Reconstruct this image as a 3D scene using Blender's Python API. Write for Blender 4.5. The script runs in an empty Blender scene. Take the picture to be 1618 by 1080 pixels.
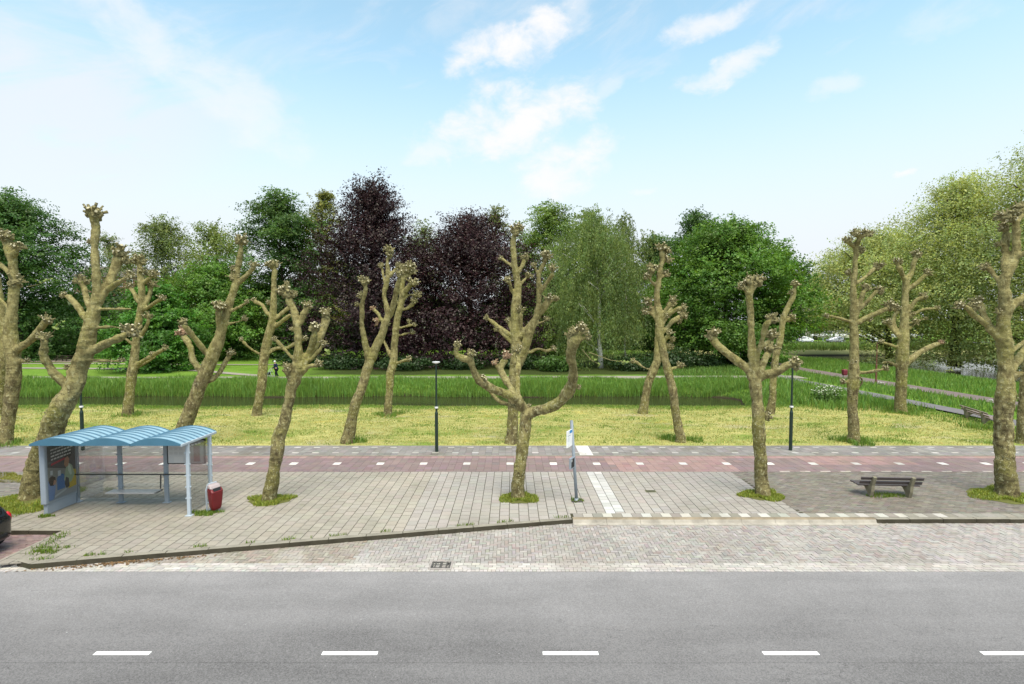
import bpy, bmesh, math, random
import numpy as np
from mathutils import Vector, Matrix, noise as mn

S = bpy.context.scene
COL = S.collection
R = math.radians
PI = math.pi

# ------------------------------------------------------------------ camera
FPX, CXP, CYP = 810.0, 809.0, 540.0          # focal length and centre in photo pixels (1618 x 1080)
CAMZ = 6.0
TILT = math.atan(36.0 / FPX)
cd = bpy.data.cameras.new('camera')
cam = bpy.data.objects.new('camera', cd)
COL.objects.link(cam)
cam.location = (0, 0, CAMZ)
cam.rotation_euler = (R(90) - TILT, 0, 0)
cd.sensor_width = 36.0
cd.lens = 36.0 * FPX / 1618.0
cd.clip_start = 0.1
cd.clip_end = 6000
S.camera = cam
S.render.resolution_x = 1024
S.render.resolution_y = 684

# ------------------------------------------------------------------ view
S.view_settings.view_transform = 'Standard'
S.view_settings.look = 'None'
S.view_settings.gamma = 1.0
S.view_settings.exposure = 1.12
S.view_settings.use_curve_mapping = False
S.render.engine = 'CYCLES'
S.cycles.max_bounces = 6
S.cycles.diffuse_bounces = 3
S.cycles.glossy_bounces = 3
S.cycles.transmission_bounces = 4
S.cycles.transparent_max_bounces = 8
S.cycles.use_denoising = True


def ray(px, py):
    vx, vy, vz = (px - CXP) / FPX, 1.0, -(py - CYP) / FPX
    c, s = math.cos(TILT), math.sin(TILT)
    return Vector((vx, vy * c + vz * s, -vy * s + vz * c))


def G(px, py, z=0.0):
    """where the sight line of a photo pixel meets the level z"""
    d = ray(px, py)
    t = (z - CAMZ) / d.z
    return Vector((d.x * t, d.y * t, z))


def D(px, py, Y):
    """the point of a sight line at depth Y"""
    d = ray(px, py)
    t = Y / d.y
    return Vector((d.x * t, Y, CAMZ + d.z * t))


# ------------------------------------------------------------------ world: NISHITA sky under thin clouds
SUN_EL, SUN_AZ = R(66), R(168)        # azimuth clockwise from +Y
W = bpy.data.worlds.new('World')
S.world = W
W.use_nodes = True
wt = W.node_tree
wt.nodes.clear()


class NT:
    """terse node building"""
    def __init__(self, tree):
        self.t = tree

    def n(self, typ, **kw):
        nd = self.t.nodes.new(typ)
        for k, v in kw.items():
            setattr(nd, k, v)
        return nd

    def put(self, sock, v):
        if isinstance(v, bpy.types.NodeSocket):
            self.t.links.new(v, sock)
        elif v is not None:
            if sock.type in ('RGBA',) and not isinstance(v, (int, float)) and len(v) == 3:
                v = (*v, 1)
            sock.default_value = v

    def m(self, op, a, b=None, c=None, clamp=False):
        nd = self.n('ShaderNodeMath', operation=op, use_clamp=clamp)
        for i, v in enumerate((a, b, c)):
            if v is not None:
                self.put(nd.inputs[i], v)
        return nd.outputs[0]

    def vm(self, op, a, b=None, scale=None):
        nd = self.n('ShaderNodeVectorMath', operation=op)
        self.put(nd.inputs[0], a)
        if b is not None:
            self.put(nd.inputs[1], b)
        if scale is not None:
            self.put(nd.inputs['Scale'], scale)
        return nd.outputs[1] if op in ('LENGTH', 'DOT_PRODUCT', 'DISTANCE') else nd.outputs[0]

    def sstep(self, v, a, b, lo=0.0, hi=1.0):
        nd = self.n('ShaderNodeMapRange', interpolation_type='SMOOTHSTEP')
        self.put(nd.inputs[0], v)
        for i, x in enumerate((a, b, lo, hi)):
            self.put(nd.inputs[i + 1], x)
        return nd.outputs[0]

    def noise(self, vec, scale, detail=3, rough=0.55, dist=0.0, col=False):
        nd = self.n('ShaderNodeTexNoise')
        if vec is not None:
            self.put(nd.inputs['Vector'], vec)
        nd.inputs['Scale'].default_value = scale
        nd.inputs['Detail'].default_value = detail
        nd.inputs['Roughness'].default_value = rough
        nd.inputs['Distortion'].default_value = dist
        return nd.outputs[1] if col else nd.outputs[0]

    def voro(self, vec, scale, feat='F1', rnd=1.0, out='Distance'):
        nd = self.n('ShaderNodeTexVoronoi', feature=feat)
        self.put(nd.inputs['Vector'], vec)
        nd.inputs['Scale'].default_value = scale
        nd.inputs['Randomness'].default_value = rnd
        return nd.outputs[out]

    def mix(self, f, a, b, mode='MIX'):
        nd = self.n('ShaderNodeMix', data_type='RGBA', blend_type=mode)
        self.put(nd.inputs[0], f)
        self.put(nd.inputs[6], a)
        self.put(nd.inputs[7], b)
        return nd.outputs[2]

    def xyz(self, v):
        nd = self.n('ShaderNodeSeparateXYZ')
        self.put(nd.inputs[0], v)
        return nd.outputs

    def comb(self, x, y, z):
        nd = self.n('ShaderNodeCombineXYZ')
        for i, v in enumerate((x, y, z)):
            self.put(nd.inputs[i], v)
        return nd.outputs[0]


w = NT(wt)
sky = w.n('ShaderNodeTexSky', sky_type='NISHITA')
sky.sun_disc = False
sky.sun_elevation = SUN_EL
sky.sun_rotation = SUN_AZ
sky.air_density = 1.0
sky.dust_density = 1.0
sky.ozone_density = 1.5
tc = w.n('ShaderNodeTexCoord')
dirv = tc.outputs['Generated']
dx, dy, dz = w.xyz(dirv)
az = w.m('ARCTAN2', dx, dy)
el = w.m('ARCSINE', dz)
# clouds live on the sky dome by azimuth and elevation; a little warp frays their edges
q = w.comb(az, w.m('MULTIPLY', el, 1.6), 0.0)
wa = w.m('SUBTRACT', w.noise(q, 5.0, 6, 0.6), 0.5)
wb = w.m('SUBTRACT', w.noise(w.vm('ADD', q, (7.3, 2.1, 4.0)), 5.5, 6, 0.6), 0.5)
azw = w.m('ADD', az, w.m('MULTIPLY', wa, 0.1))
elw = w.m('ADD', el, w.m('MULTIPLY', wb, 0.08))
fine = w.noise(q, 14.0, 8, 0.62, 0.3)
streak = w.noise(w.comb(w.m('ADD', w.m('MULTIPLY', az, 1.0), w.m('MULTIPLY', el, 2.2)),
                        w.m('SUBTRACT', w.m('MULTIPLY', el, 4.6), w.m('MULTIPLY', az, 2.4)), 0.0), 3.0, 7, 0.6, 0.6)


def azel(px, py):
    d = ray(px, py).normalized()
    return math.atan2(d.x, d.y), math.asin(d.z)


# (px, py, half width, half height, tilt, strength) of each puff as seen from the house
PUFFS = [(812, 66, 120, 46, 18, 1.0), (905, 22, 42, 34, 40, .45), (812, 192, 150, 58, 16, 1.0), (885, 262, 90, 46, 20, .95),
         (1118, 40, 70, 26, 12, .8), (1142, 112, 66, 24, 16, .8), (1315, 130, 50, 18, 5, .45), (1427, 265, 18, 7, 8, .9),
         (1500, 22, 90, 34, 0, .32), (700, 238, 60, 22, 10, .6), (960, 138, 40, 16, 25, .4), (940, 220, 22, 8, 0, .5),
         (1010, 298, 26, 8, 0, .5), (230, 60, 190, 50, -32, .5), (360, 150, 150, 60, -30, .45)]
cl = None
for (px, py, hw, hh, tl, st) in PUFFS:
    hw, hh = hw * 1.22, hh * 1.25
    a0, e0 = azel(px, py)
    sa = abs(azel(px + hw, py)[0] - azel(px - hw, py)[0]) / 2
    se = abs(azel(px, py + hh)[1] - azel(px, py - hh)[1]) / 2
    ct, sn = math.cos(R(tl)), math.sin(R(tl))
    u = w.m('SUBTRACT', azw, a0)
    v = w.m('SUBTRACT', elw, e0)
    k = sa / se
    ur = w.m('DIVIDE', w.m('ADD', w.m('MULTIPLY', u, ct), w.m('MULTIPLY', v, sn)), sa)
    vr = w.m('DIVIDE', w.m('SUBTRACT', w.m('MULTIPLY', v, ct), w.m('MULTIPLY', u, sn)), se)
    rr = w.m('ADD', w.m('MULTIPLY', ur, ur), w.m('MULTIPLY', vr, vr))
    f = w.m('SUBTRACT', w.m('ADD', w.m('SUBTRACT', 1.0, rr), w.m('MULTIPLY', w.m('SUBTRACT', fine, 0.5), 2.2)), 0.1)
    f = w.m('MULTIPLY', w.sstep(f, 0.05, 1.1), st)
    cl = f if cl is None else w.m('MAXIMUM', cl, f)
# thin white veil: thick low down and over the left of the view, streaky higher up
veil_low = w.sstep(el, 0.08, 0.5, 0.97, 0.0)
left = w.sstep(az, -0.72, -0.05, 1.0, 0.0)
right_low = w.m('MULTIPLY', w.sstep(az, 0.35, 0.8), w.sstep(el, 0.12, 0.4, 1.0, 0.0))
veil = w.m('MAXIMUM', veil_low, w.m('MULTIPLY', left, w.sstep(w.m('ADD', streak, w.m('MULTIPLY', w.sstep(el, 0.2, 0.5, 1.0, 0.0), 0.5)), 0.36, 0.92, 0.0, 0.86)))
veil = w.m('MAXIMUM', veil, w.m('MULTIPLY', right_low, 0.55))
veil = w.m('MAXIMUM', veil, w.m('MULTIPLY', w.sstep(streak, 0.42, 0.8), 0.45))
blue = w.mix(1.0, sky.outputs[0], (1.74, 1.79, 1.36), 'MULTIPLY')
blue = w.vm('SCALE', blue, scale=w.sstep(el, 0.1, 0.45, 0.84, 1.0))
skyc = w.mix(veil, blue, (4.05, 4.22, 4.5))
skyc = w.mix(cl, skyc, (4.6, 4.6, 4.7))
bg = w.n('ShaderNodeBackground')
bg.inputs['Strength'].default_value = 0.1
w.put(bg.inputs['Color'], skyc)
wo = w.n('ShaderNodeOutputWorld')
wt.links.new(bg.outputs[0], wo.inputs[0])

# ------------------------------------------------------------------ sun behind thin cloud
sd = bpy.data.lights.new('sun', 'SUN')
sd.energy = 2.2
sd.angle = R(40)
sd.color = (1.0, 0.915, 0.8)
sun = bpy.data.objects.new('sun', sd)
COL.objects.link(sun)
sdir = Vector((math.sin(SUN_AZ) * math.cos(SUN_EL), math.cos(SUN_AZ) * math.cos(SUN_EL), math.sin(SUN_EL)))
sun.rotation_euler = (-sdir).to_track_quat('-Z', 'Y').to_euler()
sun.location = (0, -30, 60)


# ------------------------------------------------------------------ object helpers
def tag(o, label=None, cat=None, group=None, kind=None):
    if label: o['label'] = label
    if cat: o['category'] = cat
    if group: o['group'] = group
    if kind: o['kind'] = kind
    return o


def thing(name, loc=(0, 0, 0), rz=0.0, label=None, cat=None, group=None):
    o = bpy.data.objects.new(name, None)
    COL.objects.link(o)
    o.empty_display_size = 0.2
    o.location = loc
    o.rotation_euler = (0, 0, rz)
    return tag(o, label, cat, group)


class MB:
    """collects shapes of one mesh"""
    def __init__(s):
        s.v, s.f, s.mi, s.c = [], [], [], []
        s.hascol = False

    def add(s, vs, fs, mi=0, col=None):
        o = len(s.v)
        s.v.extend([tuple(p) for p in vs])
        s.f.extend([tuple(i + o for i in f) for f in fs])
        s.mi.extend([mi] * len(fs))
        if col is not None: s.hascol = True
        s.c.extend([col or (1, 1, 1)] * len(vs))
        return s

    def box(s, c, d, mi=0, rz=0.0, rx=0.0, ry=0.0, bev=0.0, col=None):
        x, y, z = d[0] / 2, d[1] / 2, d[2] / 2
        M = Matrix.Translation(c) @ Matrix.Rotation(rz, 4, 'Z') @ Matrix.Rotation(ry, 4, 'Y') @ Matrix.Rotation(rx, 4, 'X')
        if bev <= 0:
            vs = [(-x, -y, -z), (x, -y, -z), (x, y, -z), (-x, y, -z), (-x, -y, z), (x, -y, z), (x, y, z), (-x, y, z)]
            fs = [(0, 3, 2, 1), (4, 5, 6, 7), (0, 1, 5, 4), (1, 2, 6, 5), (2, 3, 7, 6), (3, 0, 4, 7)]
        else:
            bm = bmesh.new()
            bmesh.ops.create_cube(bm, size=1.0)
            bmesh.ops.scale(bm, vec=d, verts=bm.verts)
            bmesh.ops.bevel(bm, geom=bm.edges[:], offset=min(bev, 0.45 * min(d)), segments=2, profile=0.5, affect='EDGES')
            bm.verts.index_update()
            vs = [v.co.copy() for v in bm.verts]
            fs = [tuple(v.index for v in f.verts) for f in bm.faces]
            bm.free()
        return s.add([M @ Vector(v) for v in vs], fs, mi, col)

    def prism(s, pts, z0, z1, mi=0, col=None):
        n = len(pts)
        vs = [(p[0], p[1], z0) for p in pts] + [(p[0], p[1], z1) for p in pts]
        fs = [tuple(range(n - 1, -1, -1)), tuple(range(n, 2 * n))] + [(i, (i + 1) % n, n + (i + 1) % n, n + i) for i in range(n)]
        return s.add(vs, fs, mi, col)

    def tube(s, pts, rad, seg=10, mi=0, cap=True, col=None, squash=None):
        pts = [Vector(p) for p in pts]
        n = len(pts)
        if not hasattr(rad, '__len__'): rad = [rad] * n
        vs, fs = [], []
        up = None
        for i in range(n):
            t = (pts[min(i + 1, n - 1)] - pts[max(i - 1, 0)])
            t = t.normalized() if t.length > 1e-9 else Vector((0, 0, 1))
            if up is None:
                up = t.orthogonal().normalized()
            up = up - t * up.dot(t)
            up = up.normalized() if up.length > 1e-6 else t.orthogonal().normalized()
            b = t.cross(up)
            for k in range(seg):
                a = 2 * PI * k / seg
                vs.append(pts[i] + (up * math.cos(a) + b * math.sin(a)) * rad[i])
        for i in range(n - 1):
            for k in range(seg):
                k2 = (k + 1) % seg
                fs.append((i * seg + k, i * seg + k2, (i + 1) * seg + k2, (i + 1) * seg + k))
        if cap:
            fs.append(tuple(range(seg - 1, -1, -1)))
            fs.append(tuple(range((n - 1) * seg, n * seg)))
        return s.add(vs, fs, mi, col)

    def blob(s, c, r, sub=2, amp=0.25, freq=2.0, seed=0, mi=0, col=None, scale=(1, 1, 1)):
        bm = bmesh.new()
        bmesh.ops.create_icosphere(bm, subdivisions=sub, radius=1.0)
        bm.verts.index_update()
        vs = []
        for v in bm.verts:
            k = 1 + amp * mn.noise(v.co * freq + Vector((seed * 3.7, seed * 1.3, seed * 7.1)))
            vs.append((c[0] + v.co.x * k * r * scale[0], c[1] + v.co.y * k * r * scale[1], c[2] + v.co.z * k * r * scale[2]))
        fs = [tuple(v.index for v in f.verts) for f in bm.faces]
        bm.free()
        return s.add(vs, fs, mi, col)

    def lathe(s, prof, seg=16, c=(0, 0, 0), mi=0, axis='Z'):
        vs, fs = [], []
        for (r, z) in prof:
            for k in range(seg):
                a = 2 * PI * k / seg
                p = (r * math.cos(a), r * math.sin(a), z)
                if axis == 'Y': p = (p[0], p[2], p[1])
                if axis == 'X': p = (p[2], p[0], p[1])
                vs.append((c[0] + p[0], c[1] + p[1], c[2] + p[2]))
        n = len(prof)
        for i in range(n - 1):
            for k in range(seg):
                k2 = (k + 1) % seg
                fs.append((i * seg + k, i * seg + k2, (i + 1) * seg + k2, (i + 1) * seg + k))
        fs.append(tuple(range(seg)))
        fs.append(tuple(range((n - 1) * seg, n * seg)))
        return s.add(vs, fs, mi)

    def mesh(s, name, mats, smooth=False):
        me = bpy.data.meshes.new(name)
        me.from_pydata(s.v, [], s.f)
        if not isinstance(mats, (list, tuple)): mats = [mats]
        for m_ in mats: me.materials.append(m_)
        me.polygons.foreach_set('material_index', s.mi)
        if s.hascol:
            ca = me.color_attributes.new('Col', 'FLOAT_COLOR', 'POINT')
            a = np.ones((len(s.v), 4), np.float32)
            a[:, :3] = np.array(s.c, np.float32)
            ca.data.foreach_set('color', a.ravel())
        if smooth:
            me.polygons.foreach_set('use_smooth', [True] * len(s.f))
        me.update()
        return me

    def build(s, name, mats, parent=None, smooth=False, loc=None, rz=None):
        o = bpy.data.objects.new(name, s.mesh(name, mats, smooth))
        COL.objects.link(o)
        if parent is not None: o.parent = parent
        if loc is not None: o.location = loc
        if rz is not None: o.rotation_euler = (0, 0, rz)
        return o


def np_mesh(name, verts, nper, mats, cols=None, parent=None, smooth=False):
    """mesh of N equal polygons of nper corners; verts (N*nper, 3)"""
    verts = np.ascontiguousarray(verts, np.float32)
    nv = len(verts)
    nf = nv // nper
    me = bpy.data.meshes.new(name)
    me.vertices.add(nv)
    me.vertices.foreach_set('co', verts.ravel())
    me.loops.add(nv)
    me.loops.foreach_set('vertex_index', np.arange(nv, dtype=np.int32))
    me.polygons.add(nf)
    me.polygons.foreach_set('loop_start', np.arange(0, nv, nper, dtype=np.int32))
    if not isinstance(mats, (list, tuple)): mats = [mats]
    for m_ in mats: me.materials.append(m_)
    me.update(calc_edges=True)
    if cols is not None:
        ca = me.color_attributes.new('Col', 'FLOAT_COLOR', 'POINT')
        a = np.ones((nv, 4), np.float32)
        a[:, :3] = np.repeat(cols, nper, axis=0)
        ca.data.foreach_set('color', a.ravel())
    o = bpy.data.objects.new(name, me)
    COL.objects.link(o)
    if parent is not None: o.parent = parent
    return o


def copy_tree(o, parent=None):
    c = o.copy()
    COL.objects.link(c)
    if parent is not None: c.parent = parent
    for ch in list(o.children):
        copy_tree(ch, c)
    return c


# ------------------------------------------------------------------ materials
def newmat(name):
    m_ = bpy.data.materials.new(name)
    m_.use_nodes = True
    t = m_.node_tree
    t.nodes.clear()
    return m_, NT(t)


def principled(nt, base, rough=0.7, spec=0.3, metal=0.0, bump=None, bstr=0.3, bdist=0.02, **kw):
    p = nt.n('ShaderNodeBsdfPrincipled')
    nt.put(p.inputs['Base Color'], base)
    nt.put(p.inputs['Roughness'], rough)
    nt.put(p.inputs['Specular IOR Level'], spec)
    nt.put(p.inputs['Metallic'], metal)
    for k, v in kw.items():
        nt.put(p.inputs[k.replace('_', ' ')], v)
    if bump is not None:
        b = nt.n('ShaderNodeBump')
        b.inputs['Strength'].default_value = bstr
        b.inputs['Distance'].default_value = bdist
        nt.put(b.inputs['Height'], bump)
        nt.t.links.new(b.outputs[0], p.inputs['Normal'])
    o = nt.n('ShaderNodeOutputMaterial')
    nt.t.links.new(p.outputs[0], o.inputs[0])
    return p


def coords(nt, which='Object'):
    return nt.n('ShaderNodeTexCoord').outputs[which]


def attr(nt, name='Col'):
    a = nt.n('ShaderNodeAttribute')
    a.attribute_name = name
    return a.outputs['Color']


def simple(name, col, rough=0.5, spec=0.4, metal=0.0, var=0.12, scale=6.0, bump=0.0, **kw):
    m_, nt = newmat(name)
    c = coords(nt)
    nz = nt.noise(c, scale, 4, 0.6)
    f = nt.m('MULTIPLY_ADD', nt.m('SUBTRACT', nz, 0.5), var * 2, 1.0)
    base = nt.vm('SCALE', tuple(col), scale=f)
    rz = nt.m('MULTIPLY_ADD', nt.m('SUBTRACT', nz, 0.5), 0.25, rough, clamp=True)
    principled(nt, base, rz, spec, metal, nt.noise(c, scale * 6, 3) if bump else None, bump, 0.01, **kw)
    return m_


def m_asphalt():
    m_, nt = newmat('asphalt')
    c = coords(nt)
    x, y, z = nt.xyz(c)
    grain = nt.voro(c, 55.0, out='Color')
    g = nt.xyz(grain)[0]
    grain2 = nt.noise(c, 30, 4, 0.75)
    big = nt.noise(nt.comb(nt.m('MULTIPLY', x, 0.12), nt.m('MULTIPLY', y, 0.9), 0), 1.0, 5, 0.6)
    mid = nt.noise(c, 0.55, 5, 0.6)
    v = nt.m('ADD', nt.m('MULTIPLY', nt.m('SUBTRACT', g, 0.5), 0.07),
             nt.m('ADD', nt.m('MULTIPLY', nt.m('SUBTRACT', grain2, 0.5), 0.11),
                  nt.m('ADD', nt.m('MULTIPLY', nt.m('SUBTRACT', big, 0.5), 0.13), nt.m('MULTIPLY', nt.m('SUBTRACT', mid, 0.5), 0.07))))
    edge = nt.sstep(nt.m('ADD', y, nt.m('MULTIPLY', nt.m('SUBTRACT', mid, .5), 1.2)), 10.6, 12.4)
    v = nt.m('ADD', v, nt.m('MULTIPLY', edge, 0.035))
    # a darker old seam along the middle of the road
    seam = nt.m('ABSOLUTE', nt.m('SUBTRACT', y, nt.m('ADD', 8.86, nt.m('MULTIPLY', mid, 0.05))))
    v = nt.m('SUBTRACT', v, nt.m('MULTIPLY', nt.sstep(seam, 0.0, 0.02, 1.0, 0.0), 0.035))
    ck = nt.voro(nt.vm('ADD', nt.vm('MULTIPLY', c, (0.16, 0.5, 1)), nt.vm('SCALE', nt.noise(c, 1.2, 5, .65, col=True), scale=0.35)), 1.0, feat='DISTANCE_TO_EDGE')
    v = nt.m('SUBTRACT', v, nt.m('MULTIPLY', nt.m('MULTIPLY', nt.sstep(ck, 0.0, 0.006, 1.0, 0.0), nt.sstep(mid, 0.5, 0.62)), 0.05))
    chips = nt.sstep(nt.noise(c, 12.0, 2, 0.5), 0.755, 0.79)
    v = nt.m('ADD', v, nt.m('MULTIPLY', chips, 0.12))
    v = nt.m('ADD', v, nt.sstep(y, 8.2, 11.2, 0.143, 0.192))
    base = nt.comb(v, nt.m('MULTIPLY', v, 0.955), nt.m('MULTIPLY', v, 0.955))
    principled(nt, base, 0.85, 0.25, bump=nt.noise(c, 60, 3, 0.7), bstr=0.5, bdist=0.012)
    return m_


def m_paving(name, stain=(0.16, 0.14, 0.08), stain_amt=0.35, moss=(0.13, 0.16, 0.03), moss_amt=0.2, rough=0.85, dust=0.0):
    m_, nt = newmat(name)
    c = coords(nt)
    col = attr(nt)
    big = nt.noise(c, 0.45, 5, 0.62)
    mid = nt.noise(c, 2.6, 4, 0.65)
    fine = nt.noise(c, 34, 4, 0.7)
    k = nt.m('MULTIPLY_ADD', nt.m('SUBTRACT', fine, 0.5), 0.5, 1.0)
    base = nt.vm('SCALE', col, scale=k)
    base = nt.mix(nt.m('MULTIPLY', nt.sstep(big, 0.45, 0.72), stain_amt), base, stain)
    base = nt.mix(nt.m('MULTIPLY', nt.sstep(nt.m('ADD', nt.m('MULTIPLY', mid, .6), nt.m('MULTIPLY', big, .4)), 0.55, 0.7), moss_amt), base, moss)
    if dust:
        d = nt.m('MULTIPLY', nt.sstep(nt.noise(nt.vm('ADD', c, (13, 5, 0)), 0.7, 5, 0.6), 0.5, 0.72), dust)
        base = nt.mix(d, base, (0.47, 0.44, 0.41))
    principled(nt, base, rough, 0.22, bump=fine, bstr=0.35, bdist=0.006)
    return m_


def m_leaf(name, trans=0.38, gloss=0.05):
    m_, nt = newmat(name)
    col = attr(nt)
    df = nt.n('ShaderNodeBsdfDiffuse')
    tr = nt.n('ShaderNodeBsdfTranslucent')
    gl = nt.n('ShaderNodeBsdfGlossy')
    gl.inputs['Roughness'].default_value = 0.45
    gl.inputs['Color'].default_value = (.7, .75, .65, 1)
    nt.put(df.inputs['Color'], col)
    nt.put(tr.inputs['Color'], nt.mix(1.0, col, (1.25, 1.2, 0.55), 'MULTIPLY'))
    a = nt.n('ShaderNodeMixShader')
    a.inputs[0].default_value = trans
    nt.t.links.new(df.outputs[0], a.inputs[1])
    nt.t.links.new(tr.outputs[0], a.inputs[2])
    b = nt.n('ShaderNodeMixShader')
    b.inputs[0].default_value = gloss
    nt.t.links.new(a.outputs[0], b.inputs[1])
    nt.t.links.new(gl.outputs[0], b.inputs[2])
    o = nt.n('ShaderNodeOutputMaterial')
    nt.t.links.new(b.outputs[0], o.inputs[0])
    return m_


def m_plane_bark(name, tint=(1, 1, 1)):
    """plane-tree bark: olive tan with grey-brown old plates, pale flakes, yellow-green algae and fine rings"""
    m_, nt = newmat(name)
    c = coords(nt)
    x, y, z = nt.xyz(c)
    oi = nt.n('ShaderNodeObjectInfo').outputs['Random']
    cc = nt.vm('ADD', c, nt.comb(nt.m('MULTIPLY', oi, 40), nt.m('MULTIPLY', oi, 17), 0))
    big = nt.noise(cc, 0.9, 4, 0.6)
    mid = nt.noise(nt.vm('MULTIPLY', cc, (1, 1, 0.6)), 4.5, 5, 0.65)
    plates = nt.noise(nt.vm('MULTIPLY', cc, (1, 1, 0.6)), 10.0, 4, 0.6, 0.5)
    rings = nt.noise(nt.vm('MULTIPLY', cc, (0.8, 0.8, 6.0)), 3.6, 5, 0.75, 0.5)
    base = nt.mix(nt.sstep(mid, 0.36, 0.6), (0.105, 0.085, 0.05), (0.26, 0.225, 0.125))
    base = nt.mix(nt.m('MULTIPLY', nt.sstep(big, 0.46, 0.66), 0.75), base, (0.22, 0.21, 0.07))
    base = nt.mix(nt.m('MULTIPLY', nt.sstep(nt.noise(nt.vm('ADD', cc, (9, 3, 1)), 1.3, 4, 0.6), 0.55, 0.7), 0.6), base, (0.135, 0.11, 0.085))
    low = nt.sstep(nt.m('ADD', z, nt.m('MULTIPLY', mid, 1.2)), 0.7, 3.8, 0.85, 0.0)
    base = nt.mix(nt.m('MULTIPLY', low, nt.sstep(plates, 0.4, 0.6)), base, (0.12, 0.1, 0.05))
    base = nt.mix(nt.m('MULTIPLY', nt.sstep(plates, 0.56, 0.63), 0.62), base, (0.42, 0.39, 0.27))
    base = nt.mix(nt.m('MULTIPLY', nt.sstep(plates, 0.44, 0.35), 0.75), base, (0.06, 0.046, 0.03))
    base = nt.mix(nt.m('MULTIPLY', nt.sstep(rings, 0.57, 0.67), 0.7), base, (0.07, 0.054, 0.034))
    spots = nt.voro(nt.vm('MULTIPLY', cc, (1, 1, 0.75)), 11.0)
    base = nt.mix(nt.m('MULTIPLY', nt.m('MULTIPLY', nt.sstep(spots, 0.26, 0.16), nt.sstep(big, 0.4, 0.55)), 0.55), base, (0.46, 0.45, 0.34))
    # higher limbs keep younger, smoother olive-yellow bark
    young = nt.sstep(nt.m('ADD', z, nt.m('MULTIPLY', nt.m('SUBTRACT', mid, .5), 2.5)), 2.2, 5.2)
    base = nt.mix(nt.m('MULTIPLY', young, 0.42), base, nt.mix(nt.sstep(mid, .35, .65), (0.2, 0.175, 0.078), (0.31, 0.275, 0.14)))
    base = nt.mix(1.0, base, tint, 'MULTIPLY')
    h = nt.m('ADD', nt.m('MULTIPLY', plates, 0.6), nt.m('ADD', nt.m('MULTIPLY', rings, 0.5), nt.m('MULTIPLY', nt.noise(cc, 30, 3, .7), 0.35)))
    principled(nt, base, 0.9, 0.12, bump=h, bstr=1.0, bdist=0.06)
    return m_


def m_glass(name, tint=(0.86, 0.9, 0.9), gl=0.1):
    m_, nt = newmat(name)
    t = nt.n('ShaderNodeBsdfTransparent')
    t.inputs['Color'].default_value = (*tint, 1)
    g = nt.n('ShaderNodeBsdfGlossy')
    g.inputs['Roughness'].default_value = 0.06
    lw = nt.n('ShaderNodeLayerWeight')
    lw.inputs[0].default_value = 0.35
    f = nt.m('MULTIPLY_ADD', lw.outputs[0], 0.5, gl, clamp=True)
    mx = nt.n('ShaderNodeMixShader')
    nt.put(mx.inputs[0], f)
    nt.t.links.new(t.outputs[0], mx.inputs[1])
    nt.t.links.new(g.outputs[0], mx.inputs[2])
    o = nt.n('ShaderNodeOutputMaterial')
    nt.t.links.new(mx.outputs[0], o.inputs[0])
    return m_


M = {}
M['asphalt'] = m_asphalt()
M['tile'] = m_paving('pavement_tiles', stain=(0.2, 0.182, 0.15), stain_amt=0.5, moss_amt=0.14)
M['red'] = m_paving('red_cycle_tiles', stain=(0.2, 0.15, 0.13), stain_amt=0.4, moss_amt=0.08)
M['brick'] = m_paving('layby_bricks', stain=(0.24, 0.208, 0.175), stain_amt=0.45, moss_amt=0.08, dust=0.4)
M['darkbrick'] = m_paving('old_bricks', stain=(0.115, 0.1, 0.075), stain_amt=0.6, moss=(0.14, 0.15, 0.05), moss_amt=0.35)
M['bed'] = simple('joint_sand', (0.06, 0.056, 0.035), 0.95, 0.1, var=0.4, scale=3.0)
M['plant'] = m_leaf('grass_blades', 0.3, 0.03)
M['leaf'] = m_leaf('leaves', 0.4, 0.03)
M['copper'] = m_leaf('copper_leaves', 0.15, 0.035)
M['bark'] = m_plane_bark('plane_bark', (1.06, 1.06, 0.87))
M['knob'] = simple('knob_bark', (0.2, 0.178, 0.088), 0.92, 0.1, var=0.9, scale=8, bump=0.9)
M['pink'] = simple('stripped_bark', (0.27, 0.18, 0.115), 0.9, 0.1, var=0.5, scale=7, bump=0.5)
M['cut'] = simple('cut_wood', (0.44, 0.4, 0.27), 0.9, 0.1, var=0.35, scale=20)
M['treebark'] = simple('dark_bark', (0.055, 0.045, 0.032), 0.95, 0.1, var=0.5, scale=3, bump=0.6)
M['birchbark'] = simple('birch_bark', (0.6, 0.58, 0.53), 0.9, 0.1, var=0.7, scale=2.4, bump=0.3)
M['white'] = simple('white_paint', (0.8, 0.8, 0.78), 0.6, 0.3, var=0.16, scale=5)
M['whitetile'] = M['tile']
M['kerbdark'] = simple('old_kerb_stone', (0.235, 0.215, 0.175), 0.9, 0.15, var=0.5, scale=2.2, bump=0.3)
M['kerbface'] = simple('shaded_kerb_face', (0.06, 0.053, 0.038), 0.95, 0.1, var=0.6, scale=3.0, bump=0.3)  # shading of upright kerb faces put into this darker colour
M['kerbpale'] = simple('pale_kerb_concrete', (0.34, 0.31, 0.265), 0.9, 0.15, var=0.75, scale=2.2, bump=0.3)
M['kerbtop'] = simple('stained_kerb_top', (0.245, 0.2, 0.14), 0.9, 0.15, var=0.7, scale=2.0, bump=0.3)
M['greymetal'] = simple('grey_blue_paint', (0.25, 0.285, 0.325), 0.45, 0.4, var=0.12, scale=5)
M['lightmetal'] = simple('pale_grey_paint', (0.4, 0.455, 0.51), 0.4, 0.45, var=0.1, scale=5)
M['darkgreen'] = simple('dark_green_paint', (0.012, 0.028, 0.02), 0.4, 0.45, var=0.2, scale=4)
M['rust'] = simple('brown_red_paint', (0.16, 0.07, 0.045), 0.6, 0.3, var=0.3, scale=4)
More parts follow.
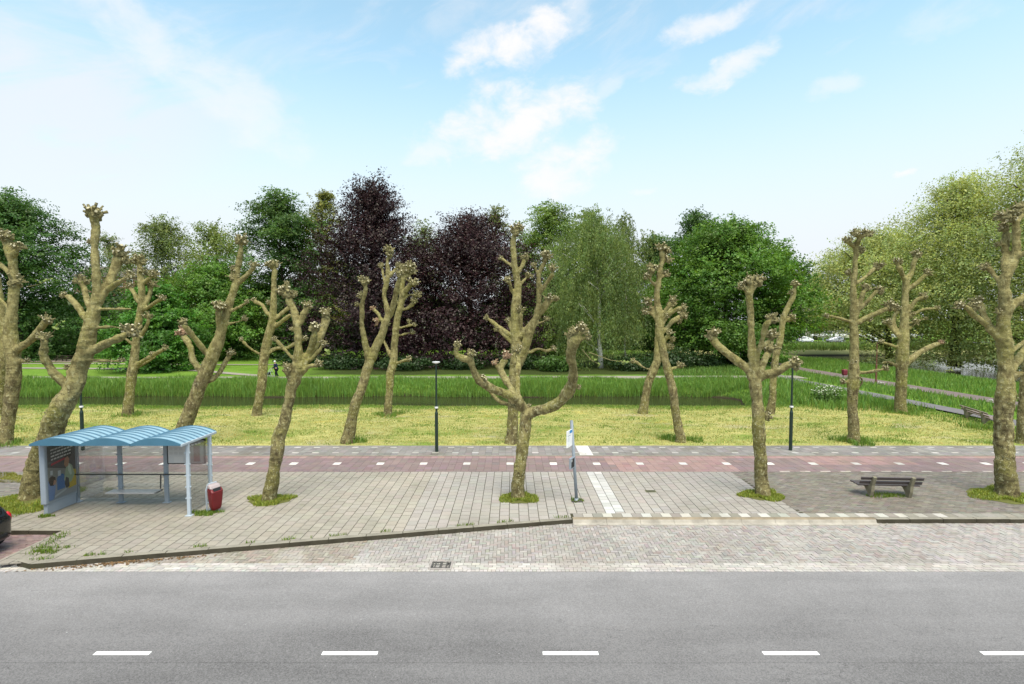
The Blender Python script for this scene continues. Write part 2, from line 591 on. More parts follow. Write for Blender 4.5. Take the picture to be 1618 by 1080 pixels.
M['black'] = simple('black_plastic', (0.012, 0.012, 0.013), 0.5, 0.4, var=0.2)
M['rubber'] = simple('rubber', (0.014, 0.014, 0.014), 0.85, 0.2, var=0.3)
M['redpaint'] = simple('bin_red', (0.145, 0.008, 0.012), 0.42, 0.45, var=0.25, scale=7)
M['glass'] = m_glass('clear_glass', (.95, .965, .96), .05)
M['carglass'] = simple('tinted_glass', (0.012, 0.014, 0.016), 0.08, 0.6, var=0.1)
M['iron'] = simple('cast_iron', (0.07, 0.066, 0.06), 0.75, 0.35, var=0.4, scale=14)

rng = np.random.default_rng(7)
rnd = random.Random(5)


# ------------------------------------------------------------------ the ground: one sheet to the horizon
def ss(v, a, b):
    t = np.clip((np.asarray(v, float) - a) / (b - a), 0, 1)
    return t * t * (3 - 2 * t)


def height(x, y):
    x = np.asarray(x, float); y = np.asarray(y, float)
    wob = 0.35 * np.sin(x * 0.31 + 1.3) + 0.2 * np.sin(x * 0.83)
    ditch = ss(y + wob * 0.3, 35.3, 36.9) * (1 - ss(y + wob, 42.6, 46.2)) * (1 - ss(x + 0.4 * np.sin(y), 16.6, 20.2))
    canal = ss(x + 0.7 * np.sin(y * 0.13), 45.5, 56.0) * (1 - ss(y, 92, 98)) * (1 - ss(x, 92, 100)) * ss(y, 5, 15)
    h = -1.35 * ditch - 1.5 * canal
    h = h + 0.05 * np.sin(x * 0.37) * np.sin(y * 0.41) * ss(y, 27, 33)
    h = h + 0.1 * ss(y, 98, 135) * ss(x, 20, 60)
    h = np.where(y < 24.12, -0.3, h)
    return h


xs = np.unique(np.concatenate([[-2500, -1200, -600, -300, -200, -140], np.arange(-110, 116, 0.7), [140, 200, 300, 600, 1200, 2500]]))
ys = np.unique(np.concatenate([[-900, -300, -100, -40, -10, 10, 20, 24.11], np.arange(24.13, 60, 0.45), np.arange(60, 150, 1.0), [170, 200, 260, 400, 800, 1600, 3500]]))
XX, YY = np.meshgrid(xs, ys)
ZZ = height(XX, YY)
nx, ny = len(xs), len(ys)
me = bpy.data.meshes.new('ground')
vv = np.stack([XX, YY, ZZ], -1).reshape(-1, 3)
idx = np.arange(nx * ny).reshape(ny, nx)
ff = np.stack([idx[:-1, :-1], idx[:-1, 1:], idx[1:, 1:], idx[1:, :-1]], -1).reshape(-1, 4)
me.from_pydata(vv.tolist(), [], ff.tolist())
me.polygons.foreach_set('use_smooth', [True] * len(ff))
m_, nt = newmat('turf')
c = coords(nt)
x, y, z = nt.xyz(c)
n1 = nt.noise(nt.vm('MULTIPLY', c, (0.55, 1.0, 1)), 0.5, 5, 0.65)
n2 = nt.noise(nt.vm('MULTIPLY', c, (0.4, 1.0, 1)), 2.2, 5, 0.7)
n3 = nt.noise(c, 16, 4, 0.75)
dry = nt.mix(nt.sstep(n2, 0.32, 0.68), (0.27, 0.28, 0.085), (0.43, 0.395, 0.15))
dry = nt.mix(nt.sstep(n1, 0.48, 0.68), dry, (0.17, 0.235, 0.045))
dry = nt.mix(nt.m('MULTIPLY', nt.sstep(nt.noise(nt.vm('ADD', nt.vm('MULTIPLY', c, (0.45, 1, 1)), (31, 8, 0)), 0.42, 4, 0.65), 0.56, 0.7), 0.75), dry, (0.36, 0.32, 0.21))
dry = nt.mix(nt.m('MULTIPLY', nt.sstep(nt.noise(nt.vm('ADD', nt.vm('MULTIPLY', c, (0.5, 1, 1)), (3, 58, 0)), 0.7, 4, 0.65), 0.58, 0.72), 0.8), dry, (0.46, 0.39, 0.1))
lush = nt.mix(nt.sstep(n1, 0.35, 0.65), (0.105, 0.2, 0.022), (0.15, 0.245, 0.04))
far_edge = nt.m('ADD', y, nt.m('MULTIPLY', nt.m('SUBTRACT', n1, 0.5), 5.0))
f = nt.sstep(far_edge, 33.6, 35.6)
fx = nt.sstep(nt.m('ADD', x, nt.m('ADD', nt.m('MULTIPLY', nt.m('SUBTRACT', n1, 0.5), 6.0), nt.m('MULTIPLY', nt.m('SUBTRACT', y, 24), -0.1))), 24.5, 27.5)
f = nt.m('MAXIMUM', f, fx)
base = nt.mix(f, dry, lush)
straw = nt.m('MULTIPLY', nt.sstep(nt.m('ADD', y, nt.m('MULTIPLY', n1, 10)), 86, 92), nt.sstep(nt.m('ADD', y, nt.m('MULTIPLY', n1, 10)), 112, 104))
straw = nt.m('MULTIPLY', straw, nt.sstep(x, 22, 30))
base = nt.mix(nt.m('MULTIPLY', straw, 0.8), base, (0.3, 0.27, 0.13))
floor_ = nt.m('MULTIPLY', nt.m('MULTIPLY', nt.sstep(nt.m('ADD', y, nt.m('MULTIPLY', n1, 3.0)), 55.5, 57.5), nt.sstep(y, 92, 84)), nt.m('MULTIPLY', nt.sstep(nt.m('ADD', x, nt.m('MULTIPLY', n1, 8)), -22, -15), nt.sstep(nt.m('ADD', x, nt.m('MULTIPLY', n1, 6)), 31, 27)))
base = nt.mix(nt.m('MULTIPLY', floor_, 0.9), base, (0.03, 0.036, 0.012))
mud = nt.sstep(z, -0.35, -0.7)
base = nt.mix(mud, base, (0.035, 0.03, 0.018))
base = nt.vm('SCALE', base, scale=nt.m('MULTIPLY_ADD', nt.m('SUBTRACT', n3, 0.5), 1.1, 1.0))
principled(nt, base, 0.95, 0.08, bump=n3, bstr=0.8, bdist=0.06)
M['turf'] = m_
me.materials.append(m_)
me.update()
ground = bpy.data.objects.new('ground', me)
COL.objects.link(ground)
tag(ground, 'grass verge and park lawns around the canal', kind='structure')

# ------------------------------------------------------------------ water
m_, nt = newmat('canal_water')
c = coords(nt)
wv = nt.noise(nt.vm('MULTIPLY', c, (1.0, 2.2, 1)), 1.6, 4, 0.6)
principled(nt, (0.028, 0.026, 0.014), 0.06, 0.5, bump=wv, bstr=0.25, bdist=0.05)
MB().add([(-160, 34, -0.72), (21, 34, -0.72), (21, 47, -0.72), (-160, 47, -0.72)], [(0, 1, 2, 3)]).build('ditch_water', m_)
tag(bpy.data.objects['ditch_water'], 'dark still ditch below the reed bank', kind='structure')
MB().add([(44, 6, -0.78), (101, 6, -0.78), (101, 99, -0.78), (44, 99, -0.78)], [(0, 1, 2, 3)]).build('canal_water', m_)
tag(bpy.data.objects['canal_water'], 'canal under the overhanging plane trees', kind='structure')


# ------------------------------------------------------------------ paving
def clip(poly, conv):
    out = poly
    n = len(conv)
    for i in range(n):
        a, b = conv[i], conv[(i + 1) % n]
        ex, ey = b[0] - a[0], b[1] - a[1]
        inp, out = out, []
        if not inp: return []
        for k in range(len(inp)):
            p, q = inp[k], inp[(k + 1) % len(inp)]
            dp = ex * (p[1] - a[1]) - ey * (p[0] - a[0])
            dq = ex * (q[1] - a[1]) - ey * (q[0] - a[0])
            if dp >= 0: out.append(p)
            if (dp >= 0) != (dq >= 0):
                t = dp / (dp - dq)
                out.append((p[0] + (q[0] - p[0]) * t, p[1] + (q[1] - p[1]) * t))
    return out


def lay(mb, rects, conv, z, colf, gap=0.0055, jit=0.0015, depth=0.03):
    for (x0, y0, x1, y1) in rects:
        g = gap
        poly = [(x0 + g, y0 + g), (x1 - g, y0 + g), (x1 - g, y1 - g), (x0 + g, y1 - g)]
        if conv is not None:
            poly = clip(poly, conv)
        if len(poly) < 3: continue
        ar = abs(sum(poly[i][0] * poly[(i + 1) % len(poly)][1] - poly[(i + 1) % len(poly)][0] * poly[i][1] for i in range(len(poly)))) / 2
        if ar < 4e-4: continue
        cx, cy = (x0 + x1) / 2, (y0 + y1) / 2
        dz, sx, sy = rnd.gauss(0, jit), rnd.gauss(0, jit * 4), rnd.gauss(0, jit * 4)
        col = colf(cx, cy)
        if col is None: continue
        n = len(poly)
        top = [(p[0], p[1], z + dz + sx * (p[0] - cx) + sy * (p[1] - cy)) for p in poly]
        bot = [(p[0], p[1], z - depth) for p in poly]
        mb.add(top + bot, [tuple(range(n))] + [(i, n + i, n + (i + 1) % n, (i + 1) % n) for i in range(n)], 0, col)


def grid(x0, x1, y0, y1, tx, ty, stagger=0.5, by='col'):
    out = []
    if by == 'col':
        i = 0
        x_ = x0
        while x_ < x1 - 1e-6:
            y_ = y0 - (ty * stagger if i % 2 else 0)
            while y_ < y1 - 1e-6:
                a, b = max(y_, y0), min(y_ + ty, y1)
                if b - a > 0.02: out.append((x_, a, min(x_ + tx, x1), b))
                y_ += ty
            x_ += tx; i += 1
    else:
        j = 0
        y_ = y0
        while y_ < y1 - 1e-6:
            x_ = x0 - (tx * stagger if j % 2 else 0)
            while x_ < x1 - 1e-6:
                a, b = max(x_, x0), min(x_ + tx, x1)
                if b - a > 0.02: out.append((a, y_, b, min(y_ + ty, y1)))
                x_ += tx
            y_ += ty; j += 1
    return out


def herring(x0, x1, y0, y1, w_):
    out = []
    nx_, ny_ = int((x1 - x0) / w_) + 1, int((y1 - y0) / w_) + 1
    for i in range(-1, nx_):
        for j in range(-1, ny_):
            r = (i - j) % 4
            X, Y = x0 + i * w_, y0 + j * w_
            if r == 0: out.append((X, Y, X + 2 * w_, Y + w_))
            elif r == 3: out.append((X, Y, X + w_, Y + 2 * w_))
    return out


def vary(base, amt=0.12, hue=0.04):
    k = 1 + rnd.gauss(0, amt)
    return tuple(max(0.01, b * k * (1 + rnd.gauss(0, hue))) for b in base)


ROADZ = -0.125
yE = G(809, 903, ROADZ).y            # asphalt meets the layby bricks
yB0, yB1 = G(809, 745).y, G(809, 719.5).y    # cycle path
yF1 = 24.12                          # far edge of the grey footpath
XL, XR = -34.0, 34.0

# asphalt
MB().add([(-400, -30, ROADZ), (400, -30, ROADZ), (400, yE, ROADZ), (-400, yE, ROADZ)], [(0, 1, 2, 3)]).build('road', M['asphalt'])
tag(bpy.data.objects['road'], 'grey asphalt road', kind='structure')
for (xa, xb, yy) in ((147, 231, 1031), (506, 598, 1034), (858, 948, 1034), (1207, 1298, 1031), (1547, 1640, 1026), (-205, -118, 1031)):
    p, q2 = G(xa, yy + 3, ROADZ), G(xb, yy + 3, ROADZ)
    yc = G(809, 1032, ROADZ).y
    o = MB().add([(p.x, yc - 0.05, ROADZ + 0.004), (p.x + 1.02, yc - 0.05, ROADZ + 0.004), (p.x + 1.02, yc + 0.05, ROADZ + 0.004), (p.x, yc + 0.05, ROADZ + 0.004)], [(0, 1, 2, 3)]).build('road_marking', M['white'])
    tag(o, kind='structure')

# joint bed below all paving
bed = MB()
bed.add([(-300, yE - 0.02, ROADZ - 0.013), (300, yE - 0.02, ROADZ - 0.013), (300, 15.9, ROADZ - 0.013), (-300, 15.9, ROADZ - 0.013)], [(0, 1, 2, 3)])
bed.build('layby_bed', M['bed'])
tag(bpy.data.objects['layby_bed'], kind='structure')

# kerb line: bay corner, rounded nose, diagonal, straight bus kerb
A = G(98, 838); B0 = G(44, 873); B1 = G(29, 884); B2 = G(46, 891); C0 = G(905, 820); YK = C0.y
nose = [(A.x, A.y), (B0.x, B0.y), (B1.x - 0.02, B1.y + 0.02), (B1.x + 0.03, B1.y - 0.07), (B2.x, B2.y)]
kerb_diag = [(B2.x, B2.y), (C0.x, C0.y)]
dirk = Vector((C0.x - B2.x, C0.y - B2.y)).normalized()
# bed under the footway, cut to the kerb line
sw_poly = [(-80, A.y + 0.02), (A.x, A.y + 0.02)] + nose[1:] + [(C0.x, C0.y + 0.02), (200, YK + 0.02), (200, yF1), (-80, yF1)]
b2 = MB()
b2.prism(sw_poly, -0.2, -0.014)
b2.build('footway_bed', M['bed'])
tag(bpy.data.objects['footway_bed'], kind='structure')

XD = 9.0             # grey tiles end here, old dark bricks go on
XT0 = -15.4
inner = 0.16         # kerb stone width
nrm = Vector((-dirk.y, dirk.x))
ca_, cb_ = Vector((B2.x, B2.y)) + nrm * inner, Vector((C0.x, C0.y)) + nrm * inner
kl_ = lambda x: ca_.y + (x - ca_.x) * dirk.y / dirk.x
conv_main = [(ca_.x, ca_.y), (cb_.x, cb_.y), (cb_.x, yB0), (A.x, yB0), (A.x, kl_(A.x))]
if kl_(A.x) < ca_.y: conv_main = [(A.x, kl_(A.x)), (cb_.x, cb_.y), (cb_.x, yB0), (A.x, yB0)]
conv_nose = [(B1.x + 0.15, B1.y), (ca_.x, ca_.y), (A.x, kl_(A.x)), (A.x, A.y + 0.12), (B0.x + 0.14, B0.y + 0.04)]
conv_right = [(cb_.x, YK + 0.472), (XD + 3, YK + 0.472), (XD + 3, yB0), (cb_.x, yB0)]
print('A', A, 'B0', B0, 'B1', B1, 'B2', B2, 'C0', C0)
yband = YK + 0.17


xband0, xband1 = G(905, 812).x, G(1490, 812).x
TSX = G(926, 745).x


def tilecol(cx, cy):
    # moss greens the left half, the tactile strip is white
    if TSX <= cx <= TSX + 0.6 and cy > yband + 0.3:
        if cy < yband + 0.95: return vary((0.5, 0.49, 0.465), 0.06, 0.01)
        if cy < yB0 - 2.4: return vary((0.42, 0.41, 0.385), 0.06, 0.01)
        return vary((0.45, 0.435, 0.41), 0.07, 0.01)
    b = np.array((0.325, 0.296, 0.265))
    if cx < -3: b = b * (1 - min(0.17, (-3 - cx) * 0.02)) * np.array((1.0, 0.99, 0.92))
    if cx > 5: b = b * 0.93
    return vary(b, 0.035, 0.012)


def xsplit(cy): return XD + (cy - YK) * -0.1


def tiles(cx, cy):
    if cx > xsplit(cy): return None
    if cx < XT0 and cy > 15.6: return None
    return tilecol(cx, cy)


GX0 = TSX - 0.3 * 70
mb = MB()
conv_left = [(-40, A.y + 0.16), (A.x, A.y + 0.16), (A.x, yB0), (-40, yB0)]
gt = grid(GX0 - 0.3 * 40, XD + 1.2, 12.0, yB0, 0.3, 0.3)
for cv in (conv_main, conv_nose, conv_right, conv_left):
    lay(mb, gt, cv, 0, tiles, 0.0095)
# band of alternating white and grey tiles along the bus kerb
k = 0
x_ = xband0
while x_ < 26:
    white = (k % 2 == 1) and x_ < xband1
    colb = (0.42, 0.4, 0.355) if white else (0.25, 0.23, 0.195)
    if xband0 <= x_: lay(mb, [(x_, yband, x_ + 0.3, yband + 0.3)], None, 0, lambda a, b_: vary(colb, 0.08, 0.02))
    x_ += 0.3; k += 1
mb.build('footway_tiles', M['tile'])
tag(bpy.data.objects['footway_tiles'], 'pale grey footway tiles', kind='structure')

# old dark bricks right of the tiles and left of the shelter
mb = MB()
dk = lambda cx, cy: None if (cx < xsplit(cy)) else vary((0.175, 0.155, 0.13), 0.13, 0.04)
lay(mb, grid(XD - 0.6, XR, yband + 0.3, yB0, 0.21, 0.105, by='row'), None, 0, dk, 0.003)
dl = lambda cx, cy: None if (cx > XT0 or cy < 15.6) else (vary((0.175, 0.16, 0.14), 0.12, 0.04))
lay(mb, grid(-30, XT0, 15.6, yB0, 0.21, 0.105, by='row'), None, 0, dl, 0.003)
mb.build('old_brick_paving', M['darkbrick'])
tag(bpy.data.objects['old_brick_paving'], 'weathered dark brick paving', kind='structure')

# cycle path
mb = MB()
xs1, xs2 = G(958, 730).x, G(1170, 730).x


def redcol(cx, cy):
    if xs1 + (cy - yB0) * 0.05 < cx < xs2 - 0.4 and not (cy < yB0 + 0.9 and cx < xs1 + 0.4): return vary((0.285, 0.19, 0.175), 0.06, 0.03)
    if 12.5 < cx < 17 and cy > yB1 - 1.3: return vary((0.29, 0.19, 0.176), 0.06, 0.03)
    if cy > yB1 - 0.3: return vary((0.28, 0.185, 0.172), 0.08, 0.03)
    return vary((0.205, 0.152, 0.148), 0.06, 0.03)


YC = (yB0 + yB1) / 2 + 0.06
DX0 = G(738, 731).x
nrow = int((yB1 - yB0) / 0.3)
th = (yB1 - yB0 - 0.1) / nrow
rows = [yB0 + r * th for r in range(nrow)]
wr = min(range(nrow), key=lambda r: abs(rows[r] + th / 2 - YC))


def redw(cx, cy):
    if abs(cy - (rows[wr] + th / 2)) < 0.02:
        q_ = (cx - DX0) / 1.8
        if abs(q_ - round(q_)) * 1.8 < 0.151: return vary((0.6, 0.58, 0.54), 0.08, 0.01)
    return redcol(cx, cy)


gx = DX0 - 0.15 - 0.3 * 110
lay(mb, grid(gx, XR + 4, yB0 + 0.1, yB0 + th, 0.3, th - 0.1, stagger=0.0), None, 0, redw, 0.0035)
lay(mb, grid(gx, XR + 4, yB0 + th, yB1 - 0.1, 0.3, th, stagger=0.0), None, 0, redw, 0.0035)
lay(mb, grid(gx, XR + 4, yB0, yB0 + 0.1, 0.2, 0.1, stagger=0.0), None, 0, lambda a_, b_: vary((0.42, 0.37, 0.33), .1, .02) if (a_ > xs2 + .9 and int(round((a_ - gx) / .2)) % 4 in (0, 1)) else redcol(a_, b_), 0.0035)
mb.build('cycle_path', M['red'])
tag(bpy.data.objects['cycle_path'], 'dull red cycle path', kind='structure')
# narrow kerb and grey footpath beyond
mb = MB()
x_ = -36.0
while x_ < 40:
    mb.box((x_ + 0.5, yB1 - 0.05, 0.0), (0.994, 0.09, 0.05), bev=0.008)
    x_ += 1.0
mb.build('path_kerb', M['kerbdark'])
tag(bpy.data.objects['path_kerb'], kind='structure')
mb = MB()
tx0, tx1 = G(908, 712).x, G(928, 712).x
fr = [yB1, yB1 + 0.3, yB1 + 0.6, yB1 + 0.9, yF1]


def fplain(cx, cy):
    if tx0 < cx < tx0 + 0.62: return vary((0.56, 0.54, 0.51), 0.05, 0.01)
    return vary((0.215, 0.2, 0.188), 0.09, 0.02)


def fdash(ph):
    def f_(cx, cy):
        if tx0 < cx < tx0 + 0.62: return vary((0.56, 0.54, 0.51), 0.05, 0.01)
        k_ = int(math.floor(cx / 0.3)) + ph
        h_ = math.sin((k_ // 3) * 12.9898 + ph * 7.2) * 43758.5
        if k_ % 3 == 0 and h_ - math.floor(h_) > 0.12: return vary((0.43, 0.405, 0.37), 0.1, 0.02)
        return vary((0.215, 0.2, 0.188), 0.09, 0.02)
    return f_


hF = yF1 - yB1
for (f0, f1, fn) in ((0, .24, fplain), (.24, .32, fdash(0)), (.32, .52, fplain), (.52, .78, fplain), (.78, .86, fdash(1)), (.86, 1.0, fplain)):
    lay(mb, grid(-36, 40, yB1 + f0 * hF, yB1 + f1 * hF, 0.3, (f1 - f0) * hF, stagger=0.0), None, 0, fn, 0.0035)
mb.build('footpath', M['darkbrick'])
tag(bpy.data.objects['footpath'], 'grey footpath beside the grass', kind='structure')

# layby bricks: herringbone with straight rows along the asphalt
mb = MB()
yH = yE + 0.44


def brickcol(cx, cy):
    b = np.array((0.295, 0.272, 0.25))
    if cx < -4: b = np.array((0.27, 0.24, 0.2))
    if cx > 10: b = np.array((0.31, 0.285, 0.265))
    if rnd.random() < 0.12: b = b * np.array((1.0, 0.91, 0.9))
    return vary(b, 0.09, 0.025)


cl_ = [(B2.x - 1.4, B2.y - 0.2), (B2.x - 0.6, yH - 0.6), (30, yH - 0.6), (30, YK + 0.3), (C0.x, YK + 0.02), (B2.x, B2.y + 0.1)]
cl_ = [(-16, yH), (26, yH), (26, YK + 0.05), (C0.x, YK + 0.05), (B2.x, B2.y + 0.05), (-16, B2.y - 0.3)]
hb = herring(-16, 26, yH, YK + 0.1, 0.1)


def under_kerb(cx, cy):
    if cx < B2.x + 0.1 and cy > B2.y - 0.3 and cx > B1.x - 0.15: return None
    if cx < B1.x - 0.1: return vary((0.25, 0.175, 0.165), 0.12, 0.03)
    return brickcol(cx, cy)


xh = B2.x + max(0.0, (yH - B2.y) * dirk.x / dirk.y)
convh = [(xh, yH), (26, yH), (26, YK + 0.05), (C0.x, YK + 0.05)]
lay(mb, hb, convh, ROADZ, under_kerb, 0.0045, 0.003, 0.02)
lay(mb, grid(-26, 26, yE + 0.01, yE + 0.12, 0.1, 0.2, by='row', stagger=0), None, ROADZ, lambda a, b_: vary((0.4, 0.37, 0.345), 0.07, 0.02), 0.004, 0.002, 0.02)
lay(mb, grid(-26, 26, yE + 0.12, yH, 0.21, (yH - yE - 0.12) / 3, by='row'), None, ROADZ, lambda a, b_: vary((0.4, 0.37, 0.34), 0.09, 0.02), 0.0045, 0.003, 0.02)
mb.build('layby_bricks', M['brick'])
tag(bpy.data.objects['layby_bricks'], 'pale brick bus layby in herringbone', kind='structure')
# parking bay bricks on the left
mb = MB()
convb = [(-34, yH), (B0.x + 0.02, yH), (A.x, A.y + 0.1), (-34, A.y + 0.1)]
lay(mb, grid(-34, -11.5, yH, A.y + 0.1, 0.2, 0.1, by='row'), convb, ROADZ + 0.006, lambda a, b_: vary((0.235, 0.165, 0.155), 0.13, 0.035), 0.004, 0.003, 0.02)
mb.build('parking_bay', M['red'])
tag(bpy.data.objects['parking_bay'], 'purple red brick parking bay', kind='structure')


# kerb stones
def kerb_run(pts, wid, top, bot, stone=1.0, bev=0.015):
    mb_ = MB()
    for (a, b) in zip(pts[:-1], pts[1:]):
        a = Vector(a); b = Vector(b)
        L = (b - a).length
        n = max(1, round(L / stone))
        d = (b - a) / n
        u = (b - a).normalized()
        nn = Vector((-u.y, u.x))
        for i in range(n):
            cc = a + d * (i + 0.5) + nn * wid / 2
            mb_.box((cc.x, cc.y, (top + bot) / 2 + rnd.gauss(0, 0.003)), (L / n - 0.008, wid, top - bot), rz=math.atan2(u.y, u.x) + rnd.gauss(0, 0.002), bev=bev)
    return mb_


kd = kerb_run([(B2.x, B2.y), (C0.x - 0.01, C0.y)], inner, 0.004, -0.3)
xk2 = G(1388, 822).x
k2 = kerb_run([(xk2 + 0.02, YK), (34, YK)], inner, 0.004, -0.3)
kn = kerb_run([nose[4], nose[3], nose[2], nose[1], nose[0]], -inner, 0.004, -0.3, stone=0.5)
kl = kerb_run([(-34, A.y), (A.x + 0.05, A.y)], inner, 0.004, -0.3)
for other in (k2, kl, kn):
    kd.add(other.v, other.f)
for i, f_ in enumerate(kd.f):      # shade of the upright faces painted in as dark grime, worn paler tops
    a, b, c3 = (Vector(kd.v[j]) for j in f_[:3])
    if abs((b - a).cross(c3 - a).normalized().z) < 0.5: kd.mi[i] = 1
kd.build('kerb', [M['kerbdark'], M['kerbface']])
tag(bpy.data.objects['kerb'], 'dark old kerb stones', kind='structure')
# pale sloping bus kerb
mb = MB()
xk = C0.x
n = max(1, round((xk2 - xk) / 1.0))
stp = (xk2 - xk) / n
for i in range(n):
    x0, x1 = xk + i * stp + 0.004, xk + (i + 1) * stp - 0.004
    prof = [(YK + 0.16, -0.3), (YK + 0.16, 0.006), (YK + 0.03, 0.012), (YK - 0.005, -0.008), (YK - 0.04, -0.09), (YK - 0.16, -0.108), (YK - 0.18, -0.3)]
    n2 = len(prof)
    vs = [(x0, p[0], p[1]) for p in prof] + [(x1, p[0], p[1]) for p in prof]
    mb.add(vs, [tuple(range(n2)), tuple(range(2 * n2 - 1, n2 - 1, -1))] + [(i_, (i_ + 1) % n2, n2 + (i_ + 1) % n2, n2 + i_) for i_ in range(n2)])
    mb.mi[-n2 + 1] = mb.mi[-n2 + 2] = 1
mb.build('bus_kerb', [M['kerbpale'], M['kerbtop']])
tag(bpy.data.objects['bus_kerb'], 'pale concrete bus kerb', kind='structure')


# park paths
def strip(name, pts, wid, mat, z=0.03, label=None):
    mb_ = MB()
    P = [Vector(p) for p in pts]
    L, Rr = [], []
    for i in range(len(P)):
        t = (P[min(i + 1, len(P) - 1)] - P[max(i - 1, 0)]).normalized()
        nn = Vector((-t.y, t.x))
        L.append(P[i] + nn * wid / 2); Rr.append(P[i] - nn * wid / 2)
    for i in range(len(P) - 1):
        q_ = [Rr[i], Rr[i + 1], L[i + 1], L[i]]
        mb_.add([(p.x, p.y, float(height(p.x, p.y)) + z) for p in q_], [(0, 1, 2, 3)])
    o = mb_.build(name, mat)
    return tag(o, label, kind='structure')


M['gravel'] = simple('park_path', (0.27, 0.245, 0.205), 0.95, 0.1, var=0.25, scale=1.2)
M['sand'] = simple('sandy_ground', (0.26, 0.22, 0.165), 0.95, 0.1, var=0.3, scale=0.6)
M['greypath'] = simple('grey_path', (0.155, 0.147, 0.15), 0.9, 0.15, var=0.2, scale=1.5)
M['redpath'] = simple('brown_red_path', (0.165, 0.13, 0.125), 0.9, 0.15, var=0.2, scale=1.5)
strip('park_path', [(x_, 52.3 + 0.5 * math.sin(x_ * 0.05)) for x_ in np.arange(-90, 30.1, 3)], 2.2, M['gravel'], 0.05)
strip('park_path', [(-80, 62), (-60, 62.5), (-45, 61.5), (-36, 59), (-30, 56), (-25, 53.2)], 1.3, M['gravel'], 0.045)
strip('park_path', [(-90, 69.5), (-70, 69), (-55, 68.8), (-40, 67.5), (-30, 66.8)], 0.9, M['gravel'], 0.045)
strip('sand_area', [(-74, 74.5), (-68, 74), (-62, 73.5), (-55, 73)], 5.0, M['sand'], 0.04)
strip('side_footpath', [(29.4, 24.1), (29.0, 30), (28.4, 40), (28.0, 50), (28, 58), (30, 70), (36, 84), (44, 96)], 1.5, M['greypath'], 0.06)
strip('side_cycle_path', [(36.2, 20), (35.8, 28), (35.2, 38), (34.6, 50), (34.4, 62), (36, 74), (42, 88), (50, 102)], 2.3, M['redpath'], 0.06)
mb = MB()
for k in range(14):
    y_ = 30 + k * 3.6
    xx_ = np.interp(y_, [20, 28, 38, 50, 62, 74, 88], [36.2, 35.8, 35.2, 34.6, 34.4, 36, 42])
    mb.box((xx_, y_, float(height(xx_, y_)) + 0.066), (0.14, 0.8, 0.004))
mb.build('side_path_marking', M['white'])
tag(bpy.data.objects['side_path_marking'], kind='structure')
strip('far_road', [(20, 134), (60, 132), (140, 130)], 7, M['greypath'], 0.06)


# ------------------------------------------------------------------ pollarded plane trees
def catmull(P, n=6):
    """P: list of (Vector, radius)"""
    out = []
    m = len(P)
    for i in range(m - 1):
        p0, p1, p2, p3 = P[max(i - 1, 0)], P[i], P[i + 1], P[min(i + 2, m - 1)]
        for k in range(n):
            t = k / n
            f = lambda a, b, c_, d: 0.5 * ((2 * b) + (c_ - a) * t + (2 * a - 5 * b + 4 * c_ - d) * t * t + (3 * b - a - 3 * c_ + d) * t ** 3)
            out.append((f(p0[0], p1[0], p2[0], p3[0]), max(0.012, f(p0[1], p1[1], p2[1], p3[1]))))
    out.append(P[-1])
    return out


def evaluated(o):
    dg = bpy.context.evaluated_depsgraph_get()
    dg.update()
    me_ = bpy.data.meshes.new_from_object(o.evaluated_get(dg), preserve_all_data_layers=False, depsgraph=dg)
    return me_


def fuse(mb, name, mats, vox, parent, rough=0.02, seed=0, smooth_it=3):
    """one continuous skin round overlapping tubes, then bark lumps and rings"""
    tmp = mb.build('tmp', mats)
    md = tmp.modifiers.new('r', 'REMESH')
    md.mode = 'VOXEL'
    md.voxel_size = vox
    sm = tmp.modifiers.new('s', 'SMOOTH')
    sm.iterations = smooth_it
    sm.factor = 0.5
    me_ = evaluated(tmp)
    old = tmp.data
    bpy.data.objects.remove(tmp)
    bpy.data.meshes.remove(old)
    n = len(me_.vertices)
    co = np.empty(n * 3, np.float32); me_.vertices.foreach_get('co', co); co = co.reshape(-1, 3)
    no = np.empty(n * 3, np.float32); me_.vertices.foreach_get('normal', no); no = no.reshape(-1, 3)
    off = Vector((seed * 5.1, seed * 2.3, seed * 9.7))
    d = np.empty(n, np.float32)
    for i in range(n):
        p = Vector(co[i]) + off
        a = mn.noise(p * 2.3)
        b = mn.noise(Vector((p.x * 6, p.y * 6, p.z * 4))) + .6 * mn.noise(p * 13)
        r_ = mn.noise(Vector((p.x * 1.5, p.y * 1.5, p.z * 11)))
        d[i] = a * 1.5 + b * 1.0 + r_ * 0.6
    co += no * (d[:, None] * rough)
    me_.vertices.foreach_set('co', co.ravel())
    me_.polygons.foreach_set('use_smooth', [True] * len(me_.polygons))
    me_.materials.clear()
    for m__ in mats: me_.materials.append(m__)
    me_.name = name
    me_.update()
    o = bpy.data.objects.new(name, me_)
    COL.objects.link(o)
    if parent is not None: o.parent = parent
    return o


